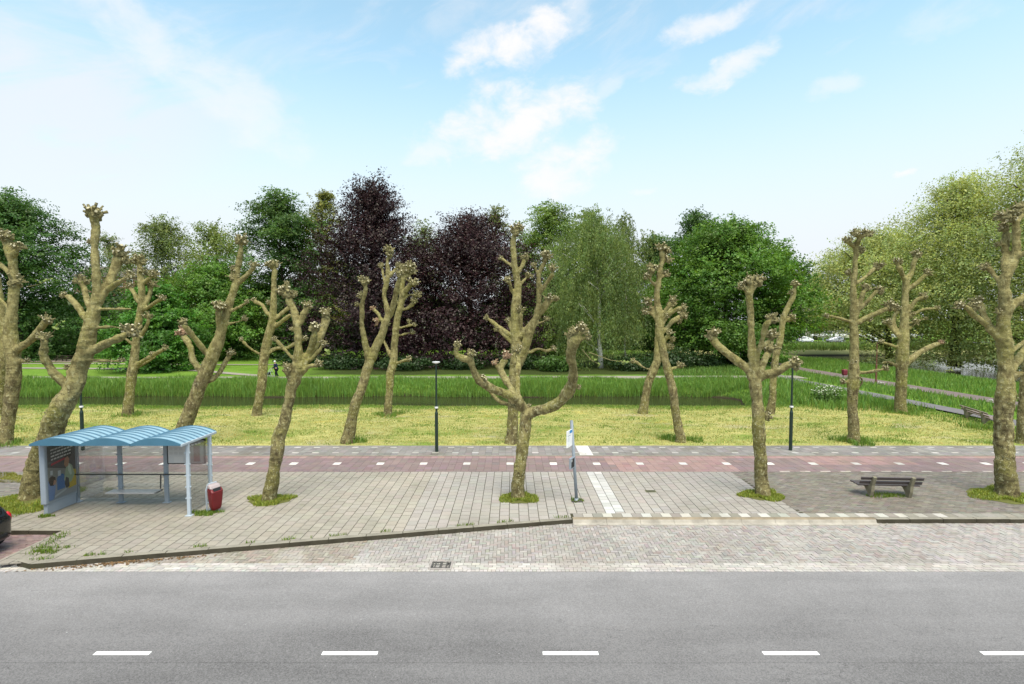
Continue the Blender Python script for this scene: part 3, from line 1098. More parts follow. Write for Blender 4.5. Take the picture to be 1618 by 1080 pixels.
def knob_mesh(c, r, axis, seed, leafy, flat=0.0, pink=False):
    """a pollard head: swollen lump bristling with short cut stubs and a few young leaves"""
    rr = random.Random(seed)
    mb_ = MB()
    axis = axis.normalized()
    mb_.blob(c, r * .5, 2, .4, 2.2, seed + 7)
    q_ = Vector((0, 0, 1)).rotation_difference(axis)
    for k in range(11):
        d = q_ @ Vector((rr.gauss(0, .5), rr.gauss(0, .5), rr.gauss(0.1, .38)))
        if d.length > .62: d = d * (.62 / d.length)
        mb_.blob(c + d * r, r * rr.uniform(.2, .46), 2, 0.75, 2.6, seed + k * 13)
    for k in range(rr.randint(18, 26)):
        ph, u_ = rr.uniform(0, 2 * PI), rr.uniform(-0.25, 1.0)
        s_ = math.sqrt(max(0, 1 - u_ * u_))
        d = q_ @ Vector((s_ * math.cos(ph), s_ * math.sin(ph), u_))
        d = (d + Vector((0, 0, 0.25))).normalized()
        L = r * rr.uniform(0.35, 0.8)
        p0 = c + d * r * 0.45
        kink = Vector((rr.gauss(0, .2), rr.gauss(0, .2), rr.gauss(0.1, .15))) * L
        w0 = r * rr.uniform(0.08, 0.19)
        p1, p2 = p0 + d * L * 0.6 + kink * .5, p0 + d * (L + r * 0.2) + kink
        n0 = len(mb_.v)
        mb_.tube([p0, p1, p2], [w0 * 1.25, w0 * 0.85, w0 * rr.uniform(.8, 1.15)], 6)
        mb_.mi[-1] = 1 if rr.random() < 0.75 else 0
    for k in range(int(leafy)):
        d = q_ @ Vector((rr.gauss(0, 1), rr.gauss(0, 1), rr.uniform(-.3, 1.2)))
        d.normalize()
        p = c + d * r * rr.uniform(0.8, 1.35)
        s_ = r * rr.uniform(0.12, 0.3) + 0.02
        a = d.orthogonal().normalized()
        a.rotate(Matrix.Rotation(rr.uniform(0, 6.3), 3, d))
        b = d.cross(a) * 0.7 + d * 0.4
        g = rr.uniform(.7, 1.25)
        mb_.add([p - a * s_ * .5, p + b * s_ * 0.5, p + a * s_ * .6, p - b * s_ * .5], [(0, 1, 2, 3)], 2,
                (0.2 * g, 0.21 * g, 0.055 * g) if rr.random() < .6 else (0.25 * g, 0.23 * g, 0.09 * g))
    mb_.hascol = True
    return mb_


BL = {}


def parse(s_):
    pts = []
    for tok in s_.split():
        a = tok.split(',')
        pts.append((float(a[0]), float(a[1]), float(a[2])))
    return pts


def pollard(label, base, branches, knobs, seed, vox, rough, leafy=3, tw=(), pinks=()):
    """branches: traced 'x,y,halfwidth' runs, first one the trunk; every limb starts on the nearest earlier one and leans in depth"""
    rr = random.Random(seed)
    b0 = G(base[0], base[1])
    Y0 = b0.y
    root = thing('pollarded_tree', b0, 0, label, 'tree', 'pollarded plane trees on the verge')
    pts_all = []          # (px, py, Y, hw)
    mb_ = MB()
    mpp = lambda Y: Y / FPX
    for bi, bs in enumerate(branches):
        P = parse(bs)
        Q = []
        if bi == 0:
            for (x, y, h) in P:
                Q.append((x, y, Y0 + mn.noise(Vector((y * 0.01, seed, 0))) * 0.25 - mn.noise(Vector((base[1] * 0.01, seed, 0))) * 0.25, h))
        else:
            x0, y0, h0 = P[0]
            near = min(pts_all, key=lambda a: (a[0] - x0) ** 2 + (a[1] - y0) ** 2)
            Ys = near[2]
            length = sum(math.hypot(P[i + 1][0] - P[i][0], P[i + 1][1] - P[i][1]) for i in range(len(P) - 1))
            lean = rr.choice((-1, 1)) * rr.uniform(0.15, 0.6)
            if math.hypot(near[0] - x0, near[1] - y0) > 1:
                Q.append((near[0], near[1], Ys, min(near[3] * 0.8, h0 * 1.15)))
            acc = 0
            for i, (x, y, h) in enumerate(P):
                if i: acc += math.hypot(P[i][0] - P[i - 1][0], P[i][1] - P[i - 1][1])
                Q.append((x, y, Ys + lean * acc * mpp(Y0), h))
        # store dense for nearest search
        for i in range(len(Q) - 1):
            for k in range(6):
                t = k / 6
                pts_all.append(tuple(Q[i][j] + (Q[i + 1][j] - Q[i][j]) * t for j in range(4)))
        pts_all.append(Q[-1])
        V = [(D(x, y, Y) - b0, h * mpp(Y) * ((0.9 - 0.06 * min(1, max(0, (base[1] - y) / max(60, base[1] - P[-1][1])))) if bi == 0 else 0.85)) for (x, y, Y, h) in Q]
        if bi == 0:
            r0 = V[0][1]
            V[0] = (V[0][0] + Vector((0, 0, 0.12)), r0 * 1.05)
            V.insert(0, (Vector((V[0][0].x, V[0][0].y, -0.1)), r0 * 1.2))
        C = catmull(V, 5)
        # rounded end
        e, er = C[-1]
        d_ = (C[-1][0] - C[-2][0]).normalized()
        C.append((e + d_ * er * 0.55, er * 0.75)); C.append((e + d_ * er * 0.9, er * 0.3))
        mb_.tube([c_[0] for c_ in C], [c_[1] for c_ in C], 12)
        if bi == 0:
            for k in range(5):      # root flare
                a = k * 2 * PI / 5 + rr.uniform(-.4, .4)
                r0 = V[1][1]
                o2 = Vector((V[1][0].x, V[1][0].y, 0))
                mb_.tube([Vector((math.cos(a) * r0 * .3, math.sin(a) * r0 * .3, 0.28)) + o2, Vector((math.cos(a) * r0 * 0.6, math.sin(a) * r0 * 0.6, 0.08)) + o2,
                          Vector((math.cos(a) * r0 * 1.0, math.sin(a) * r0 * 1.0, -0.1)) + o2], [r0 * .42, r0 * .44, r0 * .3], 8)
            for k in range(12):      # healed branch scars
                i = rr.randrange(4, max(5, len(C) - 3))
                p, r_ = C[i]
                a = rr.uniform(0, 2 * PI)
                mb_.blob(p + Vector((math.cos(a), math.sin(a), 0)) * r_ * 0.8, r_ * rr.uniform(.24, .38), 2, .3, 2, k)
    heads = []
    for (x, y, r) in knobs:          # limbs swell into their heads
        near = min(pts_all, key=lambda a: (a[0] - x) ** 2 + (a[1] - y) ** 2)
        c_ = D(x, y, near[2]) - b0
        mb_.blob(c_, r * mpp(near[2]) * 0.5, 2, .3, 2, r)
        nb = D(near[0], near[1], near[2]) - b0
        if (c_ - nb).length > 0.02: mb_.tube([nb, c_], [near[3] * mpp(near[2]) * .6, r * mpp(near[2]) * 0.34], 10)
    fuse(mb_, 'trunk', [M['bark']], vox, root, rough, seed)
    for ki, (x, y, r) in enumerate(knobs):
        near = min(pts_all, key=lambda a: (a[0] - x) ** 2 + (a[1] - y) ** 2)
        Y = near[2]
        c_ = D(x, y, Y) - b0
        nb = D(near[0], near[1], Y) - b0
        ax = (c_ - nb)
        ax = (ax.normalized() if ax.length > 0.03 else Vector((0, 0, 0))) + Vector((rr.gauss(0, .15), rr.gauss(0, .25), 0.7))
        pk = ki in pinks
        kb = knob_mesh(c_, r * mpp(Y) * 0.95, ax, seed * 100 + ki, leafy * rr.uniform(.3, 1.7))
        o = kb.build('pollard_knob', [M['pink'] if pk else M['knob'], M['cut'], M['plant']], root)
    for (x0, y0, x1, y1, w_) in tw:      # thin young shoots
        near = min(pts_all, key=lambda a: (a[0] - x0) ** 2 + (a[1] - y0) ** 2)
        Y = near[2]
        p, q_ = D(x0, y0, Y) - b0, D(x1, y1, Y - 0.3) - b0
        t_ = MB()
        midp = (p + q_) / 2 + Vector((0, 0, -0.08))
        t_.tube([p, midp, q_], [0.014, 0.01, 0.006], 5)
        for k in range(7):
            u_ = rr.uniform(.55, 1.05)
            c_ = p.lerp(q_, u_) + Vector((rr.gauss(0, .05), rr.gauss(0, .05), rr.gauss(0, .05)))
            a = Vector((rr.gauss(0, 1), rr.gauss(0, 1), rr.gauss(0, .5))).normalized() * 0.07
            b = a.orthogonal().normalized() * 0.05
            t_.add([c_ - a, c_ + b, c_ + a, c_ - b], [(0, 1, 2, 3)], 1, (.2, .26, .07))
        t_.hascol = True
        t_.build('shoot', [M['knob'], M['plant']], root)
    return root


FV, MV, BV = 0.034, 0.038, 0.042
pollard('thick pollard leaning right behind the bus shelter, the tallest knob on the left', (50, 786),
        ['50,786,16 60,731,17 78,693,18 89,658,17.5 104,633,16.5 118,609,14 124,582,14 133,560,14 142,520,12 148,491,10 153,473,8.5 153,453,7 151,420,6.5 149,387,6.3 152,364,6.2 149,346,7.5',
         '155,475,8.5 160,466,8 173,447,8 182,422,8 188,406,8.5', '166,460,5.5 178,452,5 191,443,4.6 200,439,4', '146,497,6 144,489,6 137,471,5 133,457,5',
         '136,502,5 131,497,5 120,480,5 109,469,5', '155,488,3.2 184,488,2.6 206,488,2.4', '150,518,3.2 160,517,2.8 178,516,2.4 194,518,2.3',
         '140,558,8 152,551,8 169,542,7 196,530,7', '112,614,7 107,611,7 89,593,7 76,576,6.2 69,560,6 70,540,6', '140,566,4 155,569,4 169,570,3.5 189,570,3.2'],
        [(147, 339, 14), (190, 400, 12), (199, 411, 8), (204, 437, 8), (129, 446, 10), (102, 467, 6), (209, 525, 13), (200, 521, 9), (68, 534, 9), (192, 569, 5), (84, 652, 8), (107, 581, 5), (141, 382, 4)],
        11, FV, 0.024, 3, [(72, 533, 96, 508, 1)])
pollard('pollard at the left edge of the picture with one raised right arm', (8, 702),
        ['8,702,10.5 13,664,10 18,627,10.5 22,593,11 20,558,11.5 17,520,10 20,482,8 22,453,7.5 21,424,7 19,407,7.5 13,391,7.5', '20,408,6 24,398,6', '24,556,7 31,549,6.8 49,537,6 64,518,6 71,509,6', '14,430,4 4,420,4 -7,413,4', '16,490,3 6,478,3 -4,468,3'],
        [(9, 377, 11), (0, 372, 9), (28, 391, 9), (25, 447, 11), (74, 506, 9), (62, 530, 7), (-9, 411, 8), (42, 570, 5)], 12, MV, 0.02, 3, [(42, 453, 80, 440, 1)])
pollard('pollard half hidden behind the left edge tree, nearest to the ditch there', (-3, 656),
        ['-3,656,9 0,610,9 3,570,9 7,530,8 2,490,7 -6,440,6 -12,405,6', '6,528,4 -6,507,4 -16,496,4'], [(-13, 398, 9), (-18, 492, 8)], 13, BV, 0.018, 3)
pollard('slender pollard left of the round chestnut, with two thin arms low on the right', (203, 656),
        ['202,656,9 204,633,8 206,612,7.7 209,588,8.5 213,564,7.2 215,538,6.2 219,508,6 223,484,5.6 224,461,6 223,443,6 222,424,5.2', '229,482,4 236,468,4 238,455,4', '229,488,3.5 246,477,3.3 253,473,3', '219,476,4 212,463,4 207,455,3.6',
         '224,528,3.4 233,512,3.4 234,504,3.2', '214,577,4 231,567,3.5 249,557,3.6 256,553,3.4', '217,580,3 234,570,2.8 244,563,2.8', '211,546,2.5 204,539,2.4 198,535,2.4', '225,447,3.5 236,440,3.5'],
        [(221, 412, 9), (214, 413, 6), (224, 430, 7), (239, 451, 8), (243, 434, 7), (255, 472, 6), (205, 452, 6), (234, 500, 7), (260, 550, 5), (240, 559, 4)], 14, BV, 0.018, 6)
pollard('pollard leaning right behind the shelter roof, with two curved arms on its left', (284, 698),
        ['282,698,13 291,674,12.5 305,638,12 317,606,11.2 329,579,11.6 341,549,11 349,526,9 355,502,8 363,478,7 372,452,6.5 375,428,5.6 381,395,5', '377,447,4.6 394,430,4.5 400,423,4.2', '349,528,6 346,505,5.8 345,492,5.2', '364,491,3 379,484,2.8 390,478,2.6', '357,512,2.6 376,508,2.2 384,505,2',
         '326,558,5.2 311,538,5 296,520,5 291,514,4.6', '320,588,6 305,568,5.8 301,549,5 296,539,5.6 290,531,5.6', '325,603,5 344,592,4.2 355,574,4.4 362,563,4.2'],
        [(381, 382, 11), (372, 437, 9), (368, 425, 5), (401, 420, 7), (345, 486, 10), (390, 477, 4), (386, 504, 5), (289, 510, 7), (287, 526, 9), (364, 559, 7)], 15, MV, 0.02, 4, pinks=(8,))
pollard('slim pollard with a flat cut top, right behind the old walker', (408, 656),
        ['406,656,8 410,629,7.6 414,604,8 415,585,8 418,561,8 424,532,8 430,509,6.6 432,484,6 433,458,5 433,439,4.6 434,427,5', '423,495,3.6 415,482,3.2 405,477,4 402,475,4', '412,560,2.6 395,550,2.2 386,541,3', '436,503,4 447,493,4 456,486,4', '436,514,4 447,506,3.7 458,498,3.5',
         '425,557,3.2 436,550,3.4 454,549,3 466,542,3 478,536,3', '437,459,2.6 448,451,2.6'],
        [(432, 420, 9), (424, 418, 5), (401, 474, 4), (382, 537, 4), (425, 479, 4.5), (453, 448, 4.5), (482, 534, 5), (459, 485, 5)], 16, BV, 0.018, 4)
pollard('pollard on the grey tiles right of the red bin, forked into four stubby arms', (427, 790),
        ['426,791,12 431,755,11.5 436,724,11 442,687,12 449,670,10.5 455,643,9.2 460,616,9.6 465,602,11 469,585,11 471,561,8.5 471,536,6.8 470,517,7.4 467,501,7 462,485,6.8 457,473,7.6', '475,510,6 479,500,5.8 484,488,5.2', '477,577,9 485,565,8.6 492,556,8.8 504,534,8 512,515,7.2 515,503,7.6', '489,560,6 494,542,6.4 497,528,6.2',
         '480,578,3.2 498,561,3 508,548,2.8', '475,591,5 487,579,4 496,577,3.6', '463,566,3.2 448,550,3.4 438,539,4', '462,602,6 457,592,5 453,585,5'],
        [(453, 464, 12), (447, 457, 7), (465, 465, 6), (486, 484, 8), (515, 497, 10), (497, 519, 10), (503, 522, 6), (510, 543, 6), (503, 575, 7), (434, 535, 4.5), (453, 582, 8), (448, 667, 6), (462, 520, 4)], 17, FV, 0.022, 3, [(507, 560, 520, 556, 1)])
pollard('leaning pollard forked low in a Y, in the grass left of the lamp post', (550, 699),
        ['550,698,11.5 553,678,10.2 558,653,9.2 565,630,9 572,612,8.6 577,593,8.5 582,577,8.8 588,562,9 592,553,8.2 598,540,7.6 604,527,7 608,512,6.6 613,497,6 610,480,4.8 607,463,4.6 611,447,5 613,428,4 612,410,3.6', '584,572,6.5 581,561,6.2 576,535,5.6 572,517,4.8 572,497,4.6 572,480,4.6 576,465,4.2 578,455,4',
         '615,436,3.6 623,427,3.5 628,421,3.4', '609,446,3 606,437,3 605,428,3', '617,497,5 623,477,5 627,455,4.2 631,442,4', '606,510,3.2 603,505,3.2 597,495,3.4 592,490,3.2'],
        [(615, 397, 8), (617, 404, 5), (577, 447, 8), (572, 441, 6), (570, 467, 6), (565, 481, 4), (630, 420, 6), (603, 421, 6), (632, 433, 8), (590, 488, 5), (596, 508, 6), (611, 511, 5)], 18, MV, 0.02, 5, pinks=(9, 10))
pollard('upright pollard with a leafy bunched head, in the grass before the dark beeches', (614, 656),
        ['613,655,7.6 614,633,6.8 616,610,6.6 617,590,7.5 622,570,7 623,549,6.2 625,527,6.2 627,508,6.2 631,490,6 635,473,5.4 635,455,5.4 637,440,5', '633,472,4.4 643,457,5 649,449,5', '636,474,2.6 648,465,2.2 656,468,2.2', '630,490,2.2 643,487,3 652,480,4', '630,518,2.6 643,515,2.2 652,513,2.2',
         '630,530,1.8 640,527,1.6 649,525,1.6', '625,574,3.2 637,570,3 644,568,3', '617,562,4 612,550,3.2 607,539,2.6'],
        [(640, 427, 9), (648, 423, 9), (652, 430, 6), (651, 447, 9), (658, 466, 7), (655, 474, 6), (654, 513, 4), (646, 508, 4), (651, 525, 4.5), (646, 567, 5), (628, 478, 4)], 19, BV, 0.018, 9)
pollard('big pollard left of the bus stop sign with a thick right arm bent upward', (820, 786),
        ['818,785,12 819,760,12 823,729,11.2 827,702,11 830,678,11.2 831,660,11 831,647,10', '834,655,11 843,651,10.4 861,646,10 881,637,10.2 897,620,11 905,600,9.6 905,578,8.6 902,564,9.6 904,549,9.8 910,537,10.5', '829,648,9 814,628,9 794,620,7.4 774,611,8 754,598,7.4 746,578,6.2 743,564,6', '742,568,6 734,566,6 721,560,6 722,548,5.6',
         '824,647,4.8 808,640,4.6 790,634,4.5 777,622,4.2 768,607,4', '812,622,6 808,613,6 797,596,5.8 791,582,6 797,570,6', '828,640,5.4 819,624,5 818,593,5 819,573,5.2 817,560,5.2', '792,584,4 783,576,3.6', '904,552,6 901,540,6'],
        [(914, 526, 13), (918, 518, 8), (901, 530, 9), (927, 533, 6), (914, 612, 4), (744, 560, 8), (723, 545, 7), (762, 600, 8), (799, 562, 8), (782, 573, 5.5), (817, 553, 8), (836, 641, 3.5)], 20, FV, 0.022, 2, [(920, 552, 948, 576, 1), (930, 556, 1000, 573, 1)], pinks=(8, 9))
pollard('tall two stemmed pollard rising behind the big one, base in the grass', (809, 700),
        ['808,699,11 810,671,10 811,627,10 813,590,10.5 816,562,11 815,540,9.5 814,509,9 816,473,8.8 818,450,7 813,418,6 811,389,5 812,374,5.5', '818,575,10 826,556,10 832,540,9 838,522,8 846,504,6.6 851,482,5.2 852,456,5 852,433,4.2 859,418,4 862,410,4', '855,459,4 866,443,4 873,433,4.2', '818,534,7 832,520,6.4 848,502,6.2 859,486,6.8 864,478,6.5',
         '850,510,2.2 858,508,2.2', '823,524,4.4 823,505,4 823,495,4', '806,529,4.2 795,521,4 786,515,4 775,506,4', '810,541,4.2 797,529,4 789,522,4', '810,462,3.2 806,449,3 804,445,3', '811,421,2.8 798,412,3 794,409,3', '819,430,3.6 825,420,4.4 828,411,4.6', '820,452,3.2 829,441,3.2', '837,556,3.2 850,551,2.8 863,554,3 870,552,3', '851,440,2.4 846,423,2.4', '808,520,2.6 804,510,2.6'],
        [(814, 366, 11), (820, 360, 7), (863, 405, 9), (873, 424, 7), (844, 420, 5), (867, 474, 9), (851, 495, 7), (877, 472, 6), (863, 505, 5), (823, 490, 6.5), (769, 502, 5), (786, 520, 5), (803, 443, 6.5), (792, 408, 4), (829, 408, 7), (834, 436, 6), (874, 551, 5), (803, 506, 4.5)], 21, MV, 0.02, 5)
pollard('pollard leaning right near the ditch, crossed by the tree before it', (1018, 653),
        ['1016,652,8.2 1020,627,7.2 1025,603,7.2 1032,585,8 1038,570,7 1039,550,6.2 1040,530,5.4 1046,512,5 1054,498,4.6 1060,488,4', '1025,583,2.2 1015,579,2.1 1007,573,2.6 1003,571,2.6', '1042,548,4 1052,535,4 1057,528,4'],
        [(1001, 570, 4.5), (1062, 482, 7), (1057, 547, 7), (1058, 526, 6), (1062, 536, 5)], 22, BV, 0.018, 6, [(1000, 570, 978, 571, 1)])
pollard('pollard leaning left in the grass, its trunk foot right of its crown of knobs', (1076, 698),
        ['1076,698,8.4 1070,665,7.6 1065,635,7.2 1062,612,7.6 1055,585,7.2 1050,565,6.8 1046,545,7 1042,527,8 1042,510,8 1040,490,7 1038,470,5.6 1040,447,5.2 1043,427,5 1047,410,5 1046,400,5.6', '1036,450,3.2 1028,443,3 1029,433,3', '1044,504,3.8 1052,490,3.6 1060,478,4', '1048,504,3.6 1058,495,3.6 1070,488,4 1077,486,4', '1048,524,4.4 1060,510,4.2 1070,503,5 1075,500,5', '1040,510,3.6 1032,493,3.6 1027,482,4', '1056,584,2.8 1066,581,2.8', '1044,438,3 1051,434,3', '1036,500,3 1025,493,3'],
        [(1046, 393, 9), (1054, 397, 6), (1053, 410, 8), (1030, 426, 9), (1023, 437, 6), (1052, 433, 7), (1063, 475, 7), (1080, 486, 5.5), (1078, 499, 8.5), (1072, 506, 5), (1024, 477, 8), (1021, 492, 7), (1074, 578, 6.5), (1054, 499, 5)], 23, MV, 0.02, 6)
pollard('straight pollard in a grass ring left of the bench, with a wide brush head', (1205, 782),
        ['1205,782,12 1203,757,11 1201,711,10.5 1199,680,11.2 1198,656,10.6 1196,628,10 1194,612,10.2 1193,596,10 1191,575,9 1190,560,9 1188,546,7.4 1187,524,6.2 1186,498,6.1 1184,476,6.4 1184,462,7.2', '1190,598,8 1183,585,8.2 1167,572,8 1150,559,7.6 1133,544,6.6 1127,536,7', '1196,594,7.4 1204,576,7.2 1211,563,6.4 1214,556,6.4', '1193,580,5 1200,551,5 1206,531,4.6 1209,516,5.2 1214,508,6', '1200,596,8 1208,592,8 1226,588,8 1244,577,7.2 1250,575,7', '1207,545,4.4 1216,537,4.4'],
        [(1185, 446, 11), (1174, 452, 8), (1199, 444, 9), (1125, 530, 11), (1133, 525, 6), (1216, 551, 10), (1222, 504, 9), (1215, 502, 6), (1219, 531, 10), (1254, 574, 10), (1257, 580, 6), (1211, 659, 8)], 24, FV, 0.02, 2)
pollard('thin pollard rising behind the wide headed one, nearer the ditch', (1217, 653),
        ['1217,653,7.2 1221,624,6.2 1221,612,6 1223,587,6 1226,561,6 1233,535,6 1236,513,5.2 1238,501,5.4 1246,483,4.6 1253,468,4.8 1254,458,4.2', '1240,506,3 1247,504,3'],
        [(1256, 450, 7), (1252, 462, 5), (1250, 503, 7), (1237, 500, 4)], 25, BV, 0.016, 4)
pollard('upright pollard left of the path, with a short broken arm low on its trunk', (1350, 698),
        ['1349,698,10.2 1349,682,9 1347,648,8.2 1347,623,8.2 1348,606,10 1349,590,9 1350,565,7.6 1350,542,7.4 1349,515,7 1349,482,6 1348,455,5.2 1351,428,4.6 1351,410,4.2 1353,399,4.8 1350,385,4.8', '1353,392,4.4 1357,378,4.6 1364,372,4.6 1371,370,4', '1353,447,3.2 1370,435,3 1380,425,3.8', '1348,445,3.2 1344,434,3', '1353,497,4.2 1360,474,4 1364,462,4', '1354,494,3.2 1372,474,3.4 1384,461,4', '1354,510,5 1374,499,4.6 1395,490,4.5 1403,487,4.5',
         '1344,508,3 1325,502,2.6 1312,499,2.5', '1353,588,4 1370,588,2.9 1390,584,3', '1350,592,1.8 1360,596,1.7 1362,604,1.7 1355,613,1.8', '1348,388,4 1342,383,4'],
        [(1374, 370, 6), (1366, 368, 6), (1340, 381, 7), (1352, 369, 7), (1358, 395, 7), (1388, 421, 7.5), (1341, 431, 5), (1368, 456, 7.5), (1390, 459, 7), (1406, 484, 9), (1414, 488, 7), (1307, 499, 4.5), (1398, 582, 5.5), (1348, 571, 6), (1333, 603, 5), (1374, 505, 4)], 26, MV, 0.018, 5)
pollard('pollard closest to the canal paths, with a bare pinkish arm low on the right', (1424, 652),
        ['1423,652,9.6 1423,632,9 1424,607,8.6 1425,582,9 1426,556,10 1428,533,8.6 1429,506,7 1430,476,6 1431,455,5.4 1433,441,6 1440,431,4.2 1444,415,4.4 1447,408,4.4', '1431,446,4.4 1426,434,4.4 1420,422,4.8', '1434,457,4 1451,445,4 1462,434,4', '1434,494,4.2 1446,476,3.6 1455,471,3.6', '1434,503,3.2 1455,490,2.7 1474,487,2.6', '1436,510,2.4 1459,504,2.2', '1427,526,3.6 1440,515,3.2 1446,510,3', '1420,530,3.6 1412,511,4 1414,498,3.6 1419,493,3.4', '1420,533,3 1410,520,3.4 1405,512,3.6',
         '1434,572,6 1443,564,5.8 1452,557,5.2 1473,546,4.6 1482,543,4.4', '1418,548,2.7 1399,542,2.6 1395,541,2.5', '1418,578,3 1405,572,2.3 1395,573,2'],
        [(1449, 402, 7), (1418, 415, 7), (1466, 431, 7), (1459, 470, 7), (1480, 487, 4.5), (1462, 503, 3.5), (1447, 508, 5.5), (1403, 510, 6.5), (1420, 490, 6), (1487, 541, 4.5), (1393, 540, 4.5), (1440, 498, 5)], 27, BV, 0.018, 4, pinks=(9,))
pollard('thick front pollard on the right, a dark knot hole in its trunk', (1591, 781),
        ['1591,780,16.5 1588,737,15 1586,690,14 1586,656,13.6 1588,628,14.6 1589,600,12 1589,575,11.2 1588,552,12 1586,530,12 1586,510,10.2 1589,486,10 1587,458,9.2 1588,440,9 1598,419,8 1605,396,6.4 1606,368,6.2 1606,350,6.4', '1590,434,6 1588,421,5.8 1588,391,6 1590,370,6', '1583,455,5.2 1571,435,4.2 1563,424,4', '1580,534,7.4 1563,516,6.4 1552,493,5.2 1549,482,5.4', '1563,515,5 1542,500,5.2 1530,487,4.4 1522,483,4.4', '1595,486,7.4 1610,474,6.4 1632,460,6', '1601,410,4.4 1612,403,4 1626,396,4', '1589,604,9 1596,588,8 1603,575,7.4 1617,556,6.4 1634,540,6', '1598,600,6.4 1607,592,6 1624,590,5.4 1642,580,5', '1592,560,6 1606,548,5 1624,538,5', '1606,352,5 1612,340,5', '1588,388,3.5 1581,386,3.5'],
        [(1590, 342, 12), (1599, 346, 8), (1613, 331, 11), (1586, 359, 8), (1579, 386, 5.5), (1554, 422, 6), (1560, 420, 5), (1546, 477, 9), (1538, 485, 8), (1517, 482, 7.5), (1585, 659, 6), (1602, 629, 5), (1576, 492, 5)], 28, FV, 0.024, 3)
pollard('pollard cut by the right edge of the picture, standing in the verge', (1618, 700),
        ['1618,699,11 1618,660,9.5 1620,615,8.6 1626,560,8 1631,500,7 1634,450,6 1636,415,6', '1624,580,4 1640,560,4', '1630,500,4 1618,482,4'], [(1636, 407, 9), (1642, 556, 7), (1616, 478, 7)], 29, MV, 0.02, 4)


# ------------------------------------------------------------------ leafy trees
def quads_from(centres, ax, bx):
    n = len(centres)
    v = np.empty((n, 4, 3), np.float32)
    v[:, 0] = centres - ax
    v[:, 1] = centres + bx
    v[:, 2] = centres + ax
    v[:, 3] = centres - bx
    return v.reshape(-1, 3)


def unit(a):
    return a / np.maximum(1e-6, np.linalg.norm(a, axis=-1, keepdims=True))


def crown_points(rg, n_str, prof, rx, ry, z0, z1, seed, shell=0.6, lump=0.3):
    """strand roots spread through a lumpy crown volume"""
    t = rg.random(n_str) ** 0.9
    a = rg.random(n_str) * 2 * PI
    pr = np.interp(t, np.linspace(0, 1, len(prof)), prof)
    lum = np.array([1 + lump * 1.6 * mn.noise(Vector((math.cos(q_) * 1.6 + seed, math.sin(q_) * 1.6, u_ * 3.2 + seed * .7))) + lump * .9 * mn.noise(Vector((math.cos(q_) * 4 + seed, math.sin(q_) * 4, u_ * 7))) for q_, u_ in zip(a, t)])
    rho = 1 - (1 - shell * 0.35) * rg.random(n_str) ** (1.0 + shell * 2)
    r_ = pr * lum * rho
    top = np.array([1 + lump * 0.35 * mn.noise(Vector((math.cos(q_) * 2.3 + seed * 2, math.sin(q_) * 2.3, 5.5))) for q_ in a])
    z = z0 + (z1 - z0) * t * np.where(t > .7, top, 1)
    return np.stack([np.cos(a) * rx * r_, np.sin(a) * ry * r_, z], -1), a, t, rho


PROF = {
    'round': [0.55, 0.85, 0.98, 1.0, 0.97, 0.9, 0.78, 0.6, 0.34, 0.08],
    'dome': [0.85, 1.0, 1.0, 0.97, 0.9, 0.8, 0.67, 0.5, 0.3, 0.06],
    'egg': [0.5, 0.75, 0.9, 0.97, 1.0, 0.97, 0.88, 0.7, 0.45, 0.1],
    'column': [0.7, 0.85, 0.92, 0.95, 0.97, 0.95, 0.9, 0.78, 0.55, 0.15],
    'cone': [0.95, 1.0, 0.96, 0.9, 0.82, 0.72, 0.6, 0.45, 0.28, 0.05],
    'skirt': [1.0, 1.0, 0.99, 0.97, 0.95, 0.9, 0.8, 0.63, 0.4, 0.1],
}


